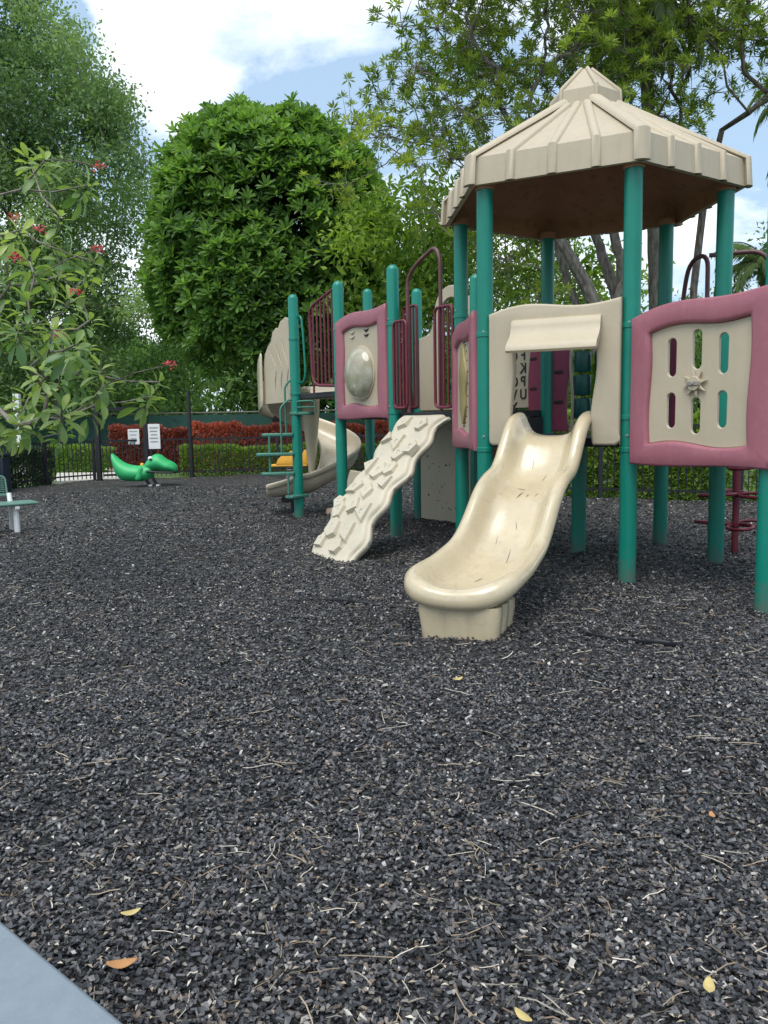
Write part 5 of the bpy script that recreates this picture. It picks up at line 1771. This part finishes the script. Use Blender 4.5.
# ---- 8. red-flowered shrub in the left foreground
def shrub():
    base = (-4.9, 7.0)
    root = thing('flowering_shrub', 'large broad-leaved shrub with small red flowers at the left edge', 'shrub', loc=(base[0], base[1], 0))
    tips = [(45, 160), (90, 185), (60, 215), (20, 195), (95, 262), (30, 262), (10, 285), (70, 300), (52, 330), (15, 325), (88, 345), (125, 335), (160, 382), (152, 396), (100, 365), (60, 375), (30, 395), (85, 395), (95, 405), (62, 410), (20, 425), (8, 380), (40, 350), (28, 300), (5, 240), (72, 255), (24, 432), (6, 440), (12, 150), (-20, 200), (-30, 280), (-40, 340), (-30, 400), (-20, 425), (-60, 250), (-70, 330), (-60, 420), (-15, 310), (42, 280), (75, 345), (110, 300), (50, 240), (18, 360), (48, 395), (70, 420), (0, 410), (33, 325), (60, 275), (5, 335), (90, 320), (22, 230), (38, 370), (80, 370), (105, 385), (40, 425)]
    T = []
    for x, y in tips:
        yy = rng.uniform(5.6, 7.2); p = AT(x, y, yy); T.append((p.x, p.y, p.z))
    T = np.array(T)
    # a second set deeper in the crown
    ext = []
    for x, y in tips:
        if x < 110:
            yy = rng.uniform(6.8, 8.0); p = AT(x + rng.normal(0, 14) - 12, y + rng.normal(0, 12), yy); ext.append((p.x, p.y, p.z))
    T = np.concatenate([T[rng.uniform(size=len(T)) < .85], np.array(ext)[::4]])
    nodes, par, r_ = skeleton([(base[0], base[1], -.05), (base[0] + .1, base[1], .5), (base[0] + .3, base[1] - .1, 1.0), (base[0] + .55, base[1] - .15, 1.5)], T, r_tip=.007, rmax=.06, wander=.07, step=.35, uplift=.8)
    localize(limb_mesh(nodes, par, r_).build('stem', 'bark_grey', root), base)
    # leaves cluster round the last part of each shoot
    Bc = []; Ax = []
    for t in T:
        j = int(np.argmin(np.linalg.norm(nodes - t, axis=1))); pj = nodes[par[j]] if par[j] >= 0 else t - np.array([0, 0, .1])
        ax = unit((t - pj)[None])[0] * .7 + np.array([0, 0, .6])
        Bc.append(t); Ax.append(ax)
    B, D, Nn, ix = rosettes(np.array(Bc), np.array(Ax), 14, .15, (-.75, 1.1))
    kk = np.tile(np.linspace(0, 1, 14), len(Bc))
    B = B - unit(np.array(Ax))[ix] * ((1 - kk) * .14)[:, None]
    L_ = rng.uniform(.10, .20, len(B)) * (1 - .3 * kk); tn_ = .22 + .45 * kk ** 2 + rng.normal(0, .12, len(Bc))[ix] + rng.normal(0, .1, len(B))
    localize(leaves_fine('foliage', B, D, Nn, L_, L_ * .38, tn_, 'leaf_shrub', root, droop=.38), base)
    # flower heads
    fl = [(100, 167), (14, 217), (38, 230), (98, 249), (16, 258), (75, 291), (169, 365), (62, 335)]
    for x, y in fl:
        p = np.array(AT(x, y, rng.uniform(5.7, 6.4)))
        # stalk from the nearest shoot
        j = int(np.argmin(np.linalg.norm(nodes - p, axis=1)))
        mb = MB(); mb.tube([nodes[j], (nodes[j] + p) / 2 + np.array([0, 0, .02]), p], .004, 5)
        localize(mb.build('flower_stalk', 'bark_mid', root), base)
        n = 5; cs = p + rng.normal(0, .012, (n, 3))
        B, D, Nn, ix = rosettes(cs, np.tile(np.array([[.1, -.3, 1.]]), (n, 1)) + rng.normal(0, .3, (n, 3)), 5, .03, (.1, .5))
        localize(leaves('flower', B, D, Nn, np.full(len(B), .027), np.full(len(B), .018), rng.uniform(0, 1, len(B)), 'petal', root), base)
    return root


shrub()

# ------------------------------------------------------------------ light and sky
SUN_EL, SUN_AZ = math.radians(64), math.radians(205)   # azimuth: compass-like, from +Y clockwise
w = bpy.data.worlds.new('World'); scene.world = w; w.use_nodes = True
nt = w.node_tree; nt.nodes.clear()
out = nt.nodes.new('ShaderNodeOutputWorld'); bg = nt.nodes.new('ShaderNodeBackground'); bg.inputs['Strength'].default_value = .1
sky = nt.nodes.new('ShaderNodeTexSky'); sky.sky_type = 'NISHITA'; sky.sun_disc = False
sky.sun_elevation = SUN_EL; sky.sun_rotation = SUN_AZ; sky.dust_density = 1.5; sky.air_density = 1.0
tc = nt.nodes.new('ShaderNodeTexCoord')
# thin veil over the blue
veil = nt.nodes.new('ShaderNodeMixRGB'); veil.inputs[0].default_value = .62; veil.inputs[2].default_value = (3.7, 5.1, 6.6, 1)
nt.links.new(sky.outputs[0], veil.inputs[1])
mp = nt.nodes.new('ShaderNodeMapping'); mp.inputs['Scale'].default_value = (1.0, 1.0, 2.0); mp.inputs['Location'].default_value = (.35, .1, .2)
nt.links.new(tc.outputs['Generated'], mp.inputs[0])
nz = nt.nodes.new('ShaderNodeTexNoise'); nz.inputs['Scale'].default_value = 3.0; nz.inputs['Detail'].default_value = 9; nz.inputs['Roughness'].default_value = .6
nz.inputs['Distortion'].default_value = .25
nt.links.new(mp.outputs[0], nz.inputs['Vector'])
dens = nz.outputs['Fac']
# cloud banks: where the sky of this place has its large clouds
for (px_, py_, rad, amp) in ((170, 62, .12, .20), (335, 12, .12, .24), (110, 8, .06, .14), (240, 25, .09, .12), (78, 30, .05, -.10), (370, 105, .16, -.16), (270, 85, .12, -.10), (760, 200, .22, .02)):
    dv = ray(px_, py_)
    vd = nt.nodes.new('ShaderNodeVectorMath'); vd.operation = 'DISTANCE'; vd.inputs[1].default_value = dv
    nt.links.new(tc.outputs['Generated'], vd.inputs[0])
    mr = nt.nodes.new('ShaderNodeMapRange'); mr.interpolation_type = 'SMOOTHSTEP'
    mr.inputs[1].default_value = 0; mr.inputs[2].default_value = rad; mr.inputs[3].default_value = amp; mr.inputs[4].default_value = 0
    nt.links.new(vd.outputs['Value'], mr.inputs[0])
    ad_ = nt.nodes.new('ShaderNodeMath'); ad_.operation = 'ADD'
    nt.links.new(dens, ad_.inputs[0]); nt.links.new(mr.outputs[0], ad_.inputs[1]); dens = ad_.outputs[0]
cr = nt.nodes.new('ShaderNodeValToRGB'); cr.color_ramp.elements[0].position = .47; cr.color_ramp.elements[1].position = .63
nt.links.new(dens, cr.inputs[0])
mix = nt.nodes.new('ShaderNodeMixRGB'); mix.inputs[2].default_value = (8.6, 8.7, 8.8, 1)
n5 = nt.nodes.new('ShaderNodeTexNoise'); n5.inputs['Scale'].default_value = 7.0; n5.inputs['Detail'].default_value = 8
nt.links.new(mp.outputs[0], n5.inputs['Vector'])
cr5 = nt.nodes.new('ShaderNodeValToRGB'); cr5.color_ramp.elements[0].position = .33; cr5.color_ramp.elements[0].color = (5.6, 6.5, 7.3, 1)
cr5.color_ramp.elements[1].position = .60; cr5.color_ramp.elements[1].color = (10.2, 10.3, 10.4, 1)
nt.links.new(n5.outputs['Fac'], cr5.inputs[0]); nt.links.new(cr5.outputs[0], mix.inputs[2])
nt.links.new(cr.outputs[0], mix.inputs[0]); nt.links.new(veil.outputs[0], mix.inputs[1])
nt.links.new(mix.outputs[0], bg.inputs['Color']); nt.links.new(bg.outputs[0], out.inputs['Surface'])

sd = bpy.data.lights.new('sun', 'SUN'); sd.energy = 1.9; sd.angle = math.radians(45); sd.color = (1, .96, .9)
so = bpy.data.objects.new('sun', sd); COL.objects.link(so)
dirv = V((math.sin(SUN_AZ) * math.cos(SUN_EL), math.cos(SUN_AZ) * math.cos(SUN_EL), math.sin(SUN_EL)))
so.rotation_euler = dirv.to_track_quat('Z', 'Y').to_euler()

vs_ = scene.view_settings
vs_.view_transform = 'Standard'; vs_.look = 'None'; vs_.gamma = 1; vs_.use_curve_mapping = False; vs_.exposure = 0.78
scene.cycles.max_bounces = 6; scene.cycles.diffuse_bounces = 3; scene.cycles.glossy_bounces = 3
scene.cycles.transmission_bounces = 4; scene.cycles.transparent_max_bounces = 6
scene.cycles.use_denoising = True
